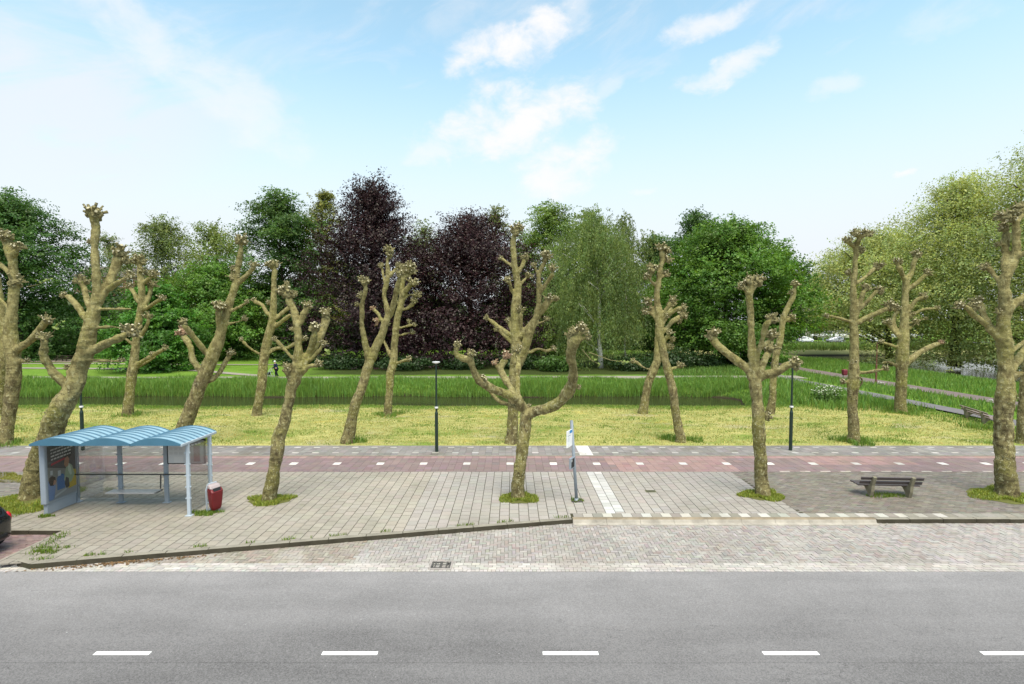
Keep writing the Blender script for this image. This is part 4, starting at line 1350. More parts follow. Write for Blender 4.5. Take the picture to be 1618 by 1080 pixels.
def leafy_tree(name, label, cx, hw, ytop, ybot, Y, col, prof='round', kind='round', n=16000, leaf=0.3, seed=1, trunk_px=None, bark='treebark', group='park trees beyond the ditch',
               cat='tree', shell=0.6, lump=0.3, depth=0.85, mat='leaf', lobes=0, zbase=None, trunk_r=None, hidden_trunk=False):
    rg = np.random.default_rng(seed)
    s_ = Y / FPX
    rx = hw * s_ * 1.1
    n = int(n * 3.9)
    leaf = leaf * 0.72
    col = tuple(np.array(col) * BRIGHT)
    top = D(cx, ytop, Y); bot = D(cx, ybot, Y)
    gz = float(height(top.x, Y)) if zbase is None else zbase
    root = thing(name, (top.x, Y, gz), 0, label, cat, group)
    z0, z1 = max(0.3, bot.z - gz), top.z - gz
    # strands of leaves
    per = {'round': 22, 'spray': 24, 'weep': 26, 'airy': 16}[kind]
    ns = int(n / per)
    ncl = max(24, ns // (12 if kind != 'weep' else 16))
    K, ka, kt, krho = crown_points(rg, ncl, PROF[prof], rx, rx * depth, z0, z1, seed, shell, lump)
    ci = rg.integers(0, ncl, ns)
    cr = (0.16 * rx + 0.25) * 1.7
    ball = unit(rg.normal(0, 1, (ns, 3))) * rg.random((ns, 1)) ** 0.5
    K[:, 2] -= cr * 0.4 * np.clip(kt * 1.6 - .6, 0, 1)
    P = K[ci] + ball * np.array([cr, cr, cr * (0.55 if kind != 'weep' else 1.1)])
    a = np.arctan2(P[:, 1], P[:, 0]); t = kt[ci]
    ctone = (0.68 + 0.64 * rg.random(ncl))[ci]
    rad = np.stack([np.cos(a), np.sin(a), np.zeros(ns)], -1)
    up = np.array([0, 0, 1.0])
    sc = rx / 6.0
    if kind == 'round':
        L, U, droop, jit = 1.5, 0.25, 0.5, 0.36
    elif kind == 'spray':
        L, U, droop, jit = 2.6, 0.75, 0.35, 0.22
    elif kind == 'weep':
        L, U, droop, jit = 1.3, 0.5, 3.2, 0.2
    else:
        L, U, droop, jit = 1.9, 0.6, 0.3, 0.3
    k = min(1.25, max(0.55, sc))
    L, droop, jit = L * k, droop * k, jit * k
    dirs = unit(rad * (0.7 + 0.5 * rg.random((ns, 1))) + up * U * (0.4 + t[:, None]) + rg.normal(0, 0.35, (ns, 3)))
    Ls = L * (0.6 + 0.8 * rg.random((ns, 1)))
    sp = rg.random((ns, per, 1))
    C = P[:, None, :] + dirs[:, None, :] * (sp - 0.6) * Ls[:, None, :]
    C[:, :, 2] -= (sp[:, :, 0] ** 2) * droop * (0.5 + rg.random((ns, 1)))
    flat = np.array([1, 1, 0.55]) if kind in ('round', 'spray') else np.array([1, 1, 1.0])
    C = C + unit(rg.normal(0, 1, C.shape)) * rg.random(C.shape[:2] + (1,)) ** .6 * jit * 1.5 * flat
    C = C.reshape(-1, 3)
    C[:, 2] = np.maximum(C[:, 2], 0.15)
    m_ = len(C)
    sz = leaf * (0.6 + 0.8 * rg.random((m_, 1)))
    nrm_ = unit(np.repeat(rad * 0.5 + up * 0.75, per, 0) + rg.normal(0, 0.55, (m_, 3)))
    if kind == 'weep':
        ax = unit(np.tile(-up, (m_, 1)) + rg.normal(0, 0.35, (m_, 3)))
        bx = unit(np.cross(ax, rg.normal(0, 1, (m_, 3))))
        V = quads_from(C, ax * sz * 0.62, bx * sz * 0.26)
    else:
        tmp = rg.normal(0, 1, (m_, 3))
        ax = unit(np.cross(nrm_, tmp))
        bx = np.cross(nrm_, ax)
        V = quads_from(C, ax * sz * 0.6, bx * sz * 0.4)
    base = np.array(col)
    g = np.repeat(ctone[:, None] * (0.88 + 0.24 * rg.random((ns, 1))), per, 0) * (0.82 + 0.36 * rg.random((m_, 1)))
    yl = np.repeat(rg.random((ns, 1)), per, 0)
    cols = base * g * (1 + (yl - 0.5) * np.array([0.35, 0.08, -0.2]))
    np_mesh('crown', V, 4, M[mat], cols.astype(np.float32), root)
    # trunk with limbs
    tr = trunk_r or max(0.14, rx * 0.055)
    mb_ = MB()
    tx = 0.0 if trunk_px is None else (trunk_px - cx) * s_
    H = z0 + (z1 - z0) * 0.86
    pts = [(tx * (1 - (i / 8) ** 1.3) + 0.12 * math.sin(i * 1.7 + seed), 0.1 * math.cos(i * 1.3 + seed), -0.2 + (H + 0.2) * i / 8) for i in range(9)]
    mb_.tube(pts, [tr * (1.25 if i == 0 else 1 - 0.1 * i) for i in range(9)], 9)
    rr = random.Random(seed)
    for i in range(16):
        q_ = rr.randrange(ns)
        tgt = Vector(P[q_] * np.array([0.85, 0.85, 1.0]))
        h0 = max(1.0, min(H * 0.8, tgt.z - (abs(tgt.x) + abs(tgt.y)) * 0.45 - 0.4))
        f_ = (h0 + 0.2) / (H + 0.2) * 8
        i0 = min(7, int(f_))
        st = Vector(pts[i0]).lerp(Vector(pts[i0 + 1]), f_ - i0)
        mid_ = st.lerp(tgt, 0.5) + Vector((rr.gauss(0, .25), rr.gauss(0, .25), rr.uniform(0, .5)))
        w0 = tr * rr.uniform(.28, .45)
        mb_.tube([st, mid_, tgt], [w0, w0 * .65, w0 * .25], 6)
    mb_.build('trunk', M[bark], root, smooth=True)
    return root


BRIGHT = np.array([1.78, 1.66, 1.4])
OAK, MAPLE, CHEST, COPPER, BIRCH, OLIVE, PALE, FRESH = (0.036, 0.082, 0.020), (0.06, 0.127, 0.022), (0.042, 0.115, 0.017), (0.0165, 0.0068, 0.0112), (0.085, 0.118, 0.042), (0.12, 0.135, 0.04), (0.2, 0.245, 0.1), (0.088, 0.165, 0.024)
T = leafy_tree
T('oak_tree', 'massive dark green oak at the far left edge of the park', 20, 104, 306, 566, 76, OAK, 'egg', 'round', 24000, 0.34, 31, lump=.3)
T('oak_tree', 'dark green oak filling the gap left of the hedge', -70, 80, 350, 570, 80, OAK, 'egg', 'round', 9000, 0.36, 32)
T('birch_tree', 'wispy grey green birch, highest of the pale crowns at the left', 258, 52, 342, 520, 98, BIRCH, 'egg', 'airy', 9000, 0.34, 33, bark='birchbark', shell=.3)
T('birch_tree', 'small faint birch behind the leaning pollard at the left', 172, 38, 374, 540, 112, (0.1, 0.125, 0.06), 'egg', 'airy', 3200, 0.34, 34, bark='birchbark', shell=.2)
T('willow_tree', 'feathery willow with bare pale twigs at its top, left of the tall oak', 340, 60, 352, 540, 92, (0.1, 0.14, 0.04), 'egg', 'airy', 8000, 0.34, 35, shell=.3)
T('chestnut_tree', 'low round chestnut standing free on the lawn, trunk in view', 240, 62, 442, 578, 60, CHEST, 'dome', 'round', 13000, 0.3, 36, trunk_px=232, trunk_r=.36, lump=.2)
T('maple_tree', 'bright green maple behind the walker with the rollator', 335, 82, 408, 572, 76, (0.06, 0.128, 0.022), 'dome', 'round', 16000, 0.32, 37)
T('oak_tree', 'tall dark oak rising left of the purple beeches', 442, 64, 300, 560, 82, (0.044, 0.092, 0.024), 'column', 'round', 19000, 0.34, 38, lump=.4)
T('poplar_tree', 'olive green poplar squeezed between the tall oak and a purple beech', 508, 38, 303, 545, 88, OLIVE, 'column', 'airy', 8000, 0.32, 39, shell=.4)
T('copper_beech', 'purple leaved beech with the highest spiky top in the middle', 588, 100, 284, 578, 68, COPPER, 'cone', 'spray', 30000, 0.27, 40, mat='copper', lump=.28, group='copper beeches')
T('copper_beech', 'broad purple leaved beech right of the spiky one', 742, 104, 332, 578, 70, (0.019, 0.0078, 0.0125), 'skirt', 'spray', 30000, 0.27, 41, mat='copper', lump=.24, group='copper beeches')
T('birch_tree', 'pale birch top peeping over the gap between the purple beeches', 668, 40, 342, 520, 96, BIRCH, 'egg', 'airy', 4000, 0.34, 42, bark='birchbark', shell=.3)
T('birch_tree', 'thin birch top right behind the broad purple beech', 784, 30, 322, 520, 98, (0.09, 0.115, 0.05), 'egg', 'airy', 3500, 0.34, 43, bark='birchbark', shell=.3)
T('lime_tree', 'yellow green lime between the broad purple beech and the weeping birch', 866, 66, 322, 560, 86, (0.085, 0.14, 0.032), 'column', 'round', 15000, 0.32, 44)
T('weeping_birch', 'weeping birch with a white trunk standing by the path', 942, 72, 336, 545, 63, (0.1, 0.145, 0.052), 'column', 'weep', 20000, 0.24, 45, trunk_px=950, bark='birchbark', trunk_r=.3, shell=.4, lump=.42)
T('lime_tree', 'olive green lime peeping over the weeping birch', 925, 46, 326, 540, 92, (0.09, 0.135, 0.038), 'column', 'round', 8000, 0.32, 57)
T('birch_tree', 'second birch, half hidden behind the weeping one', 990, 40, 338, 540, 70, (0.08, 0.11, 0.04), 'egg', 'weep', 7000, 0.24, 46, bark='birchbark', trunk_r=.14, shell=.3, lump=.4)
T('ash_tree', 'dark loose ash between the birches and the broad maple', 1038, 48, 368, 560, 84, (0.05, 0.1, 0.026), 'egg', 'airy', 8000, 0.34, 47, shell=.4)
T('maple_tree', 'broad glossy green maple right of the birches, the largest crown on the right bank', 1152, 98, 342, 560, 68, MAPLE, 'egg', 'round', 27000, 0.32, 48, trunk_px=1150, trunk_r=.4, lump=.32)
T('maple_tree', 'dark topped tree peeping over the broad glossy maple', 1098, 44, 333, 470, 78, (0.04, 0.085, 0.026), 'egg', 'airy', 6000, 0.32, 49)
T('maple_tree', 'darker maple with drooping twigs at the right end of the park trees', 1232, 46, 398, 532, 72, (0.045, 0.1, 0.022), 'egg', 'spray', 11000, 0.3, 50, lump=.4)
far_group = 'trees behind the canal meadow'
T('meadow_tree', 'green tree left behind the parked cars', 1290, 48, 440, 521, 146, (0.06, 0.115, 0.03), 'round', 'round', 5000, 0.45, 51, group=far_group)
T('meadow_tree', 'green tree right behind the parked cars', 1352, 50, 445, 521, 150, (0.065, 0.12, 0.035), 'round', 'round', 5000, 0.45, 52, group=far_group)
T('meadow_tree', 'far tree closing the end of the canal', 1440, 56, 430, 524, 142, (0.06, 0.11, 0.03), 'round', 'round', 6500, 0.45, 53, group=far_group)
pg = 'plane trees along the canal'
T('plane_tree', 'pale plane with a low limb, farthest of those on the canal bank', 1394, 124, 356, 519, 84, (0.195, 0.24, 0.1), 'dome', 'airy', 26000, 0.32, 54, trunk_px=1412, trunk_r=.5, group=pg, lump=.25, shell=.5, zbase=-0.3)
T('plane_tree', 'large pale plane leaning over the canal, middle of the bank', 1520, 128, 276, 584, 70, PALE, 'dome', 'airy', 29000, 0.27, 55, group=pg, lump=.28, shell=.5, zbase=-0.3)
T('plane_tree', 'largest plane, rising out of the right edge of the picture', 1672, 134, 212, 584, 60, (0.195, 0.24, 0.1), 'egg', 'airy', 30000, 0.25, 56, group=pg, lump=.3, shell=.5, zbase=-0.3)

# dark wood behind the lawn: one mass of foliage no one could count
rg = np.random.default_rng(77)
n = 85000
xs_ = rg.uniform(-120, 52, n)
ys_ = rg.uniform(98, 122, n)
hmax = 11.5 + 3.0 * np.sin(xs_ * 0.13) + 2.0 * np.sin(xs_ * 0.37 + 1) + 1.2 * np.sin(xs_ * 0.9)
hmax = hmax * np.clip(1 - np.maximum(0, xs_ - 38) / 12, 0.2, 1) * np.where(xs_ < -62, 0.75, 1)
zs_ = rg.random(n) ** 0.8 * hmax + 0.1
C = np.stack([xs_, ys_, zs_], -1)
nrm_ = unit(rg.normal(0, 0.6, (n, 3)) + np.array([0, -0.6, 0.6]))
ax = unit(np.cross(nrm_, rg.normal(0, 1, (n, 3)))); bx = np.cross(nrm_, ax)
sz = 0.75 * (0.6 + 0.8 * rg.random((n, 1)))
o = np_mesh('wood', quads_from(C, ax * sz * .6, bx * sz * .42), 4, M['leaf'], (np.array((0.05, 0.09, 0.027)) * (0.6 + 0.8 * rg.random((n, 1)))).astype(np.float32))
tag(o, 'dark wood closing the park behind the lawn', kind='stuff')


# shrubs
def shrub(name, label, x, Y, rx, h, col, n, leaf, seed, group=None, flowers=None, cat='shrub', ry=None):
    rg_ = np.random.default_rng(seed)
    root = thing(name, (x, Y, float(height(x, Y))), 0, label, cat, group)
    u = unit(rg_.normal(0, 1, (n, 3)))
    r_ = 1 - 0.75 * rg_.random((n, 1)) ** 2
    lum = np.array([1 + 0.45 * mn.noise(Vector(q_ * 2.2) + Vector((seed, 0, 0))) for q_ in u])[:, None]
    C_ = u * r_ * lum * np.array([rx, ry or rx * .8, h * 0.52]) + np.array([0, 0, h * 0.45])
    C_[:, 2] = np.maximum(0.03, C_[:, 2])
    nr = unit(u * .6 + np.array([0, 0, .6]) + rg_.normal(0, .6, (n, 3)))
    ax_ = unit(np.cross(nr, rg_.normal(0, 1, (n, 3)))); bx_ = np.cross(nr, ax_)
    s2 = leaf * (0.6 + .8 * rg_.random((n, 1)))
    cl_ = np.array(col) * (0.65 + .7 * rg_.random((n, 1)))
    np_mesh('foliage', quads_from(C_, ax_ * s2 * .6, bx_ * s2 * .4), 4, M['leaf'], cl_.astype(np.float32), root)
    mb_ = MB()
    rr = random.Random(seed)
    for i in range(6):
        a = rr.uniform(0, 6.28)
        mb_.tube([(0.1 * math.cos(a), 0.1 * math.sin(a), -0.1), (rx * .5 * math.cos(a), rx * .4 * math.sin(a), h * .6)], [0.04, 0.015], 5)
    mb_.build('stem', M['treebark'], root)
    if flowers:
        k = C_[:, 2] > h * 0.45
        idx_ = np.nonzero(k)[0]
        idx_ = rg_.choice(idx_, min(flowers, len(idx_)), replace=False)
        f_ = C_[idx_] + np.array([0, -0.08, 0.1])
        nf = len(f_)
        nr = unit(np.tile(np.array([0, -.4, 1.0]), (nf, 1)) + rg_.normal(0, .3, (nf, 3)))
        ax_ = unit(np.cross(nr, rg_.normal(0, 1, (nf, 3)))); bx_ = np.cross(nr, ax_)
        np_mesh('blossom', quads_from(f_, ax_ * .06, bx_ * .06), 4, M['plant'], np.tile(np.array((0.5, 0.52, 0.42)), (nf, 1)).astype(np.float32), root)
    return root


shr = 'low shrubs under the park trees'
for i, (px, py, Y, hwp, hp, lab) in enumerate([
        (540, 582, 62, 46, 26, 'dark shrub at the left foot of the spiky purple beech'), (640, 584, 61, 44, 22, 'low shrub in the shade between both purple beeches'),
        (730, 585, 62, 40, 20, 'low shrub in the shade under the broad purple beech'), (880, 584, 60, 34, 24, 'bright shrub left of the white birch trunk'),
        (1000, 585, 60, 40, 24, 'green shrub right of the white birch trunk'), (1062, 583, 62, 42, 36, 'taller dark shrub left of the broad maple trunk'),
        (1185, 580, 66, 36, 26, 'dark shrub right of the broad maple trunk'), (470, 584, 66, 34, 24, 'dark shrub behind the forked pollard on the tiles'),
        (820, 584, 62, 36, 26, 'dark shrub behind the big front pollard'), (1110, 584, 64, 32, 22, 'dark shrub just left of the broad maple trunk')]):
    p = G(px, py)
    shrub('shrub', lab, D(px, py, Y).x, Y, hwp * Y / FPX, hp * Y / FPX, (0.032, 0.066, 0.018) if 'bright' not in lab else (0.07, 0.14, 0.026), 2600, 0.22, 90 + i, shr)
# cow parsley by the ditch end
shrub('cow_parsley', 'clump of white flowering cow parsley left of the upright pollard by the path', G(1318, 640).x, 36.4, 1.0, 1.25, (0.12, 0.21, 0.05), 1500, 0.12, 120, None, 120, 'wild flower')
# hedge on the left lawn
root = thing('hedge', (D(95, 565, 84).x, 84, 0), 0, 'low dark clipped hedge on the far left lawn', 'hedge')
n = 5000
C = np.stack([rg.uniform(-6, 6, n), rg.uniform(-.7, .7, n), rg.uniform(0.02, 1.5, n)], -1)
nrm_ = unit(rg.normal(0, .7, (n, 3)) + np.array([0, -.3, .7])); ax = unit(np.cross(nrm_, rg.normal(0, 1, (n, 3)))); bx = np.cross(nrm_, ax)
np_mesh('foliage', quads_from(C, ax * .16, bx * .11), 4, M['leaf'], (np.array((0.022, 0.045, 0.014)) * (.7 + .6 * rg.random((n, 1)))).astype(np.float32), root)


# ------------------------------------------------------------------ grass blades
def blades(name, P, h, w_, col, lean=0.35, seed=3, label=None, two=True, var=.6):
    rg_ = np.random.default_rng(seed)
    n_ = len(P)
    a = rg_.random(n_) * 2 * PI
    h = h * (0.55 + 0.9 * rg_.random(n_))
    side = np.stack([np.cos(a), np.sin(a), np.zeros(n_)], -1) * (w_ * (0.6 + .8 * rg_.random(n_)))[:, None] * 0.5
    b = rg_.random(n_) * 2 * PI
    ln = np.stack([np.cos(b), np.sin(b), np.zeros(n_)], -1) * (h * lean * rg_.random(n_))[:, None]
    mid_ = P + ln * 0.35 + np.stack([0 * h, 0 * h, h * 0.6], -1)
    tip = P + ln + np.stack([0 * h, 0 * h, h], -1)
    cl_ = np.array(col) * (1 - var / 2 + var * rg_.random((n_, 1))) * (1 + (rg_.random((n_, 1)) - .5) * np.array([.4, .05, -.2]))
    if two:
        V = np.stack([P - side, P + side, mid_ + side * .7, mid_ - side * .7, mid_ - side * .7, mid_ + side * .7, tip, tip], 1)
        V = V.reshape(-1, 3)
        cl_ = np.repeat(cl_, 2, 0)
    else:
        V = np.stack([P - side, P + side, tip + side * .15, tip - side * .15], 1).reshape(-1, 3)
    o_ = np_mesh(name, V, 4, M['plant'], cl_.astype(np.float32))
    return tag(o_, label, kind='stuff')


def on_ground(x, y):
    return np.stack([x, y, height(x, y)], -1)


# tall reeds and grass on the far bank of the ditch
n = 85000
x = rg.uniform(-62, 21.5, n); y = 43.9 + rg.random(n) ** 1.25 * 7.0
P = on_ground(x, y)
keep = P[:, 2] > -0.85
P = P[keep]
patch = np.array([mn.noise(Vector((p[0] * .3, p[1] * .3, 0))) + .6 * mn.noise(Vector((p[0] * 1.3, p[1] * .9, 4))) for p in P])
hh = 0.42 * np.maximum(.35, 1 + 0.7 * patch) * np.where(P[:, 1] < 45.8, 1.5, 0.8)
blades('reed_bank', P, hh, 0.045, (0.16, 0.275, 0.05), .5, 5, 'tall green grass and reeds on the far bank of the ditch')
# lush fringe on the near bank
n = 16000
x = rg.uniform(-46, 24, n); y = rg.normal(34.9, 0.6, n)
blades('bank_grass', on_ground(x, y), 0.095, 0.03, (0.18, 0.27, 0.05), .5, 6, 'lush grass fringe along the near bank of the ditch')
# the ditch end
n = 5200
x = rg.uniform(16.6, 21.0, n); y = rg.uniform(35.6, 45.0, n)
P = on_ground(x, y)
blades('bank_grass', P[P[:, 2] > -0.66], 0.3, 0.05, (0.15, 0.255, 0.05), .5, 16, 'rough grass on the bank closing the end of the ditch')
# rough green corner at the right, bank of the canal
n = 52000
x = rg.uniform(16, 52, n); y = rg.uniform(33, 78, n)
path = np.interp(y, [24, 30, 40, 50, 58, 70, 84], [29.4, 29, 28.4, 28, 28, 30, 36]); cyc = np.interp(y, [20, 28, 38, 50, 62, 74, 88], [36.2, 35.8, 35.2, 34.6, 34.4, 36, 42])
k = ((x > 20.2) | (y > 47)) & (abs(x - path) > 1.05) & (abs(x - cyc) > 1.35) & ~((abs(y - 52.3) < 1.4) & (x < 30))
rough_h = np.where((x < 27) & (y < 50), 0.5, 0.34)
blades('rough_grass', on_ground(x, y)[k], rough_h[k], 0.06, (0.15, 0.255, 0.05), .5, 7, 'rough grass round the side paths')
n = 9000
x = rg.uniform(24.5, 50, n); y = rg.uniform(24.3, 34, n)
path = np.interp(y, [24, 30, 40], [29.4, 29, 28.4]); cyc = np.interp(y, [20, 28, 38], [36.2, 35.8, 35.2])
k = (abs(x - path) > 1.0) & (abs(x - cyc) > 1.3) & (x > 27 - (y - 24) * .3)
blades('rough_grass', on_ground(x, y)[k], 0.16, 0.04, (0.14, 0.235, 0.04), .5, 8, 'rough grass beside the near end of the side paths')
# short dry verge
n = 110000
x = rg.uniform(-38, 40, n); y = rg.uniform(24.2, 35.5, n)
k = (x < 28.3 - (y - 24) * .05)
x, y = x[k], y[k]
pn = np.array([mn.noise(Vector((a * .5, b * .9, 3))) + .6 * mn.noise(Vector((a * 1.7, b * 2.4, 9))) for a, b in zip(x, y)])
P = on_ground(x, y)
bare = np.array([mn.noise(Vector((a * .33 + 40, b * .7, 7))) + .5 * mn.noise(Vector((a * 1.3, b * 2.1, 17))) for a, b in zip(x, y)]) > 0.5
for lo, hi, hgt, cl2, lab in ((-9, -.32, .05, (.47, .40, .155), 'strawy patches of the dry verge'), (-.32, .1, .052, (.41, .385, .145), 'short dry yellow grass of the verge'),
                              (.1, .42, .062, (.27, .3, .08), 'greener tufts in the dry verge'), (.42, 9, .08, (.165, .25, .045), 'lush green tufts in the dry verge')):
    k = (pn >= lo) & (pn < hi) & ~(bare & (rg.random(len(pn)) < .8))
    blades('verge_grass', P[k], hgt, 0.038, cl2, .9, 9 + int(hgt * 1000), lab, two=False)
# far meadow reeds
n = 16000
x = rg.uniform(30, 110, n); y = rg.uniform(98, 132, n)
blades('meadow_reeds', on_ground(x, y), np.where(y < 106, .9, .4), 0.12, (0.13, 0.185, 0.05), .4, 11, 'reeds and meadow grass at the end of the canal')


def ring(cx, cy, r0, r1, n_, seed, squash=1.0):
    rg_ = np.random.default_rng(seed)
    a = rg_.random(n_) * 2 * PI
    lob = 1 + .3 * np.sin(a * 3 + seed) + .15 * np.sin(a * 5 + seed * 2)
    r_ = r0 + (r1 * lob - r0) * np.sqrt(rg_.random(n_))
    return np.stack([cx + np.cos(a) * r_, cy + np.sin(a) * r_ * squash, np.zeros(n_)], -1)


pits = []
for (px, py, r0, r1, n_, sq) in [(427, 790, .12, .62, 2600, .8), (820, 786, .15, .62, 2600, .8), (1205, 782, .15, .66, 2600, .8), (1588, 783, .2, 1.0, 3600, .8), (48, 792, .25, 1.35, 5200, .75)]:
    p = G(px, py)
    pits.append(ring(p.x, p.y, r0, r1, n_, int(px), sq))
P = np.concatenate(pits)
blades('tree_pit_grass', P, 0.085, 0.022, (0.25, 0.29, 0.05), .8, 12, 'grass growing in the pits round the front pollards')
soil = MB()
for q_ in pits:
    c_ = q_.mean(0); rr_ = np.abs(q_ - c_).max(0)
    n0 = 22
    soil.add([(c_[0] + math.cos(i * 2 * PI / n0) * rr_[0] * .82 * (1 + .08 * math.sin(i * 2.2)), c_[1] + math.sin(i * 2 * PI / n0) * rr_[1] * .82 * (1 + .08 * math.cos(i * 1.7)), 0.009) for i in range(n0)], [tuple(range(n0))])
soil.build('tree_pit_soil', simple('pit_soil', (0.11, 0.115, 0.035), .95, .05, var=.6, scale=6))
tag(bpy.data.objects['tree_pit_soil'], kind='structure')
P = []
for (px, py, r1, n_) in [(560, 698, .5, 260), (1060, 694, .5, 420), (1098, 696, .4, 160), (1350, 698, .8, 700), (1424, 652, 1.0, 500), (614, 656, .8, 420), (203, 656, .8, 300), (310, 698, .6, 200), (1545, 676, .7, 300), (8, 702, .8, 260)]:
    p = G(px, py)
    P.append(ring(p.x, p.y, .1, r1, n_, int(px) + 1))
blades('tree_foot_grass', np.concatenate(P), 0.22, 0.03, (0.15, 0.24, 0.042), .6, 13, 'longer grass at the feet of the pollards in the verge')
# weeds in the joints: along the kerb, at the nose, round the shelter and bin
P = []
def line_weeds(x0, y0, x1, y1, n_, sp, seed):
    rg_ = np.random.default_rng(seed)
    t = rg_.random(n_)
    t = np.clip(t + 0.03 * rg_.normal(0, 1, n_), 0, 1)
    kk = np.array([mn.noise(Vector((q_ * 24, seed, 0))) for q_ in t]) > 0.08
    t = t[kk]
    return np.stack([x0 + (x1 - x0) * t + rg_.normal(0, sp, len(t)), y0 + (y1 - y0) * t + rg_.normal(0, sp, len(t)), np.zeros(len(t))], -1)
P.append(line_weeds(ca_.x - .2, ca_.y + .02, cb_.x, cb_.y + .03, 1500, .02, 1))
p, q_ = G(98, 842), G(40, 876)
P.append(line_weeds(q_.x + .2, q_.y, p.x + .1, p.y, 700, .1, 2))
p = G(45, 872); P.append(ring(p.x + .5, p.y, 0, .3, 200, 5, .4))
p = G(85, 866); P.append(line_weeds(p.x - .6, p.y, p.x + .5, p.y + .05, 260, .03, 6))
p = G(325, 811); P.append(ring(p.x, p.y, 0, .42, 700, 6, .5))
p = G(72, 816); P.append(ring(p.x, p.y, 0, .2, 200, 7, .5))
p = G(911, 791); P.append(ring(p.x, p.y, .06, .2, 200, 8, .8))
p = G(1400, 783); P.append(ring(p.x, p.y, 0, .7, 500, 9, .35))
p, q_ = G(20, 818), G(62, 797); P.append(line_weeds(p.x, p.y, q_.x, q_.y, 500, .05, 10))
blades('weeds', np.concatenate(P), 0.075, 0.018, (0.15, 0.22, 0.035), .8, 14, 'weeds and moss in the paving joints')
p = G(12, 757)
blades('yellow_grass', ring(p.x - .4, p.y, 0, 1.25, 2600, 15, .45), 0.06, 0.03, (0.27, 0.26, 0.06), .8, 15, 'yellow grass patch by the cycle path at the left edge')
# dead leaves in the gutter by the kerb nose
rg2 = np.random.default_rng(8)
p = G(190, 890, ROADZ)
n = 260
C = np.stack([p.x + rg2.normal(0, .9, n), 0 * np.zeros(n), np.full(n, ROADZ + .02)], -1)
C[:, 1] = B2.y + (C[:, 0] - B2.x) * dirk.y / dirk.x - 0.05 - np.abs(rg2.normal(0, .09, n))
nrm_ = unit(rg2.normal(0, .35, (n, 3)) + np.array([0, 0, 1.0])); ax = unit(np.cross(nrm_, rg2.normal(0, 1, (n, 3)))); bx = np.cross(nrm_, ax)
o = np_mesh('fallen_leaves', quads_from(C, ax * .035, bx * .022), 4, M['plant'], (np.array((.2, .12, .06)) * (.6 + .8 * rg2.random((n, 1)))).astype(np.float32))
tag(o, 'dry leaves swept into the gutter below the kerb', kind='stuff')


# ------------------------------------------------------------------ bus shelter
SX0, SX1 = -14.3, -9.86
SYF, SYB = 15.42, 16.55
root = thing('bus_shelter', (SX0, SYF, 0), 0, 'grey bus shelter with three blue vaulted roof bays and a poster case', 'bus shelter')
L_ = lambda x, y, z: (x - SX0, y - SYF, z)
RZ = 2.22                                    # eaves
M['roofblue'] = simple('blue_roof_sheet', (0.235, 0.37, 0.45), 0.35, 0.4, var=0.3, scale=2.5)
M['roofedge'] = simple('blue_roof_edge', (0.055, 0.15, 0.225), 0.35, 0.45, var=0.15, scale=3)
M['ribdark'] = simple('roof_groove', (0.06, 0.14, 0.21), 0.5, 0.3, var=0.3, scale=5)
bayw = (SX1 - SX0 + 0.04) / 3
RY0, RY1 = 15.08, 16.86
for b in range(3):
    x0 = SX0 - 0.02 + b * bayw
    x1 = x0 + bayw
    xm, hw_, rise = (x0 + x1) / 2, bayw / 2 + 0.015, 0.19
    NS = 18
    arc = lambda u, dr=0.0: (xm + (hw_ + dr) * math.sin(u), (rise + dr) * 1.0)
    def arcpt(i, dr=0.0):
        u = -1 + 2 * i / NS
        return (xm + hw_ * u, RZ + 0.05 + rise * (1 - u * u) + dr)
    bay = thing('roof_bay', (0, 0, 0))
    bay.parent = root
    mb = MB()
    nseg = 26
    for j in range(nseg):
        ya, yb = RY0 + (RY1 - RY0) * j / nseg, RY0 + (RY1 - RY0) * (j + 1) / nseg
        for i in range(NS):
            a0, a1 = arcpt(i), arcpt(i + 1)
            mb.add([L_(a0[0], ya, a0[1]), L_(a1[0], ya, a1[1]), L_(a1[0], yb, a1[1]), L_(a0[0], yb, a0[1])], [(0, 1, 2, 3)], 0)
    # underside
    for i in range(NS):
        a0, a1 = arcpt(i, -0.03), arcpt(i + 1, -0.03)
        mb.add([L_(a0[0], RY0, a0[1]), L_(a0[0], RY1, a0[1]), L_(a1[0], RY1, a1[1]), L_(a1[0], RY0, a1[1])], [(0, 1, 2, 3)], 0)
    mb.build('roof_sheet', M['roofblue'], bay, smooth=True)
    for j in range(1, 8):
        mb = MB()
        yy = RY0 + (RY1 - RY0) * j / 8
        for i in range(NS):
            a0, a1 = arcpt(i, .004), arcpt(i + 1, .004)
            b0, b1 = arcpt(i, .022), arcpt(i + 1, .022)
            wj = 0.032
            vs = [L_(a0[0], yy - wj, a0[1]), L_(a1[0], yy - wj, a1[1]), L_(a1[0], yy + wj, a1[1]), L_(a0[0], yy + wj, a0[1]),
                  L_(b0[0], yy - wj * .6, b0[1]), L_(b1[0], yy - wj * .6, b1[1]), L_(b1[0], yy + wj * .6, b1[1]), L_(b0[0], yy + wj * .6, b0[1])]
            mb.add(vs, [(4, 5, 6, 7), (0, 1, 5, 4), (3, 7, 6, 2)])
        mb.build('roof_rib', M['ribdark'], bay)
    # closed blue ends of the vault
    for yy, s_ in ((RY0, -1), (RY1, 1)):
        mb = MB()
        pts = [arcpt(i, 0.018) for i in range(NS + 1)]
        base_z = RZ + 0.03
        fr_ = [L_(p[0], yy, p[1]) for p in pts] + [L_(x1, yy, base_z), L_(x0, yy, base_z)]
        bk_ = [(p[0], p[1] + s_ * 0.035, p[2]) for p in fr_]
        k = len(fr_)
        mb.add(fr_ + bk_, [tuple(range(k)), tuple(range(2 * k - 1, k - 1, -1))] + [(i, (i + 1) % k, k + (i + 1) % k, k + i) for i in range(k)])
        mb.build('roof_end', M['roofedge'], bay)
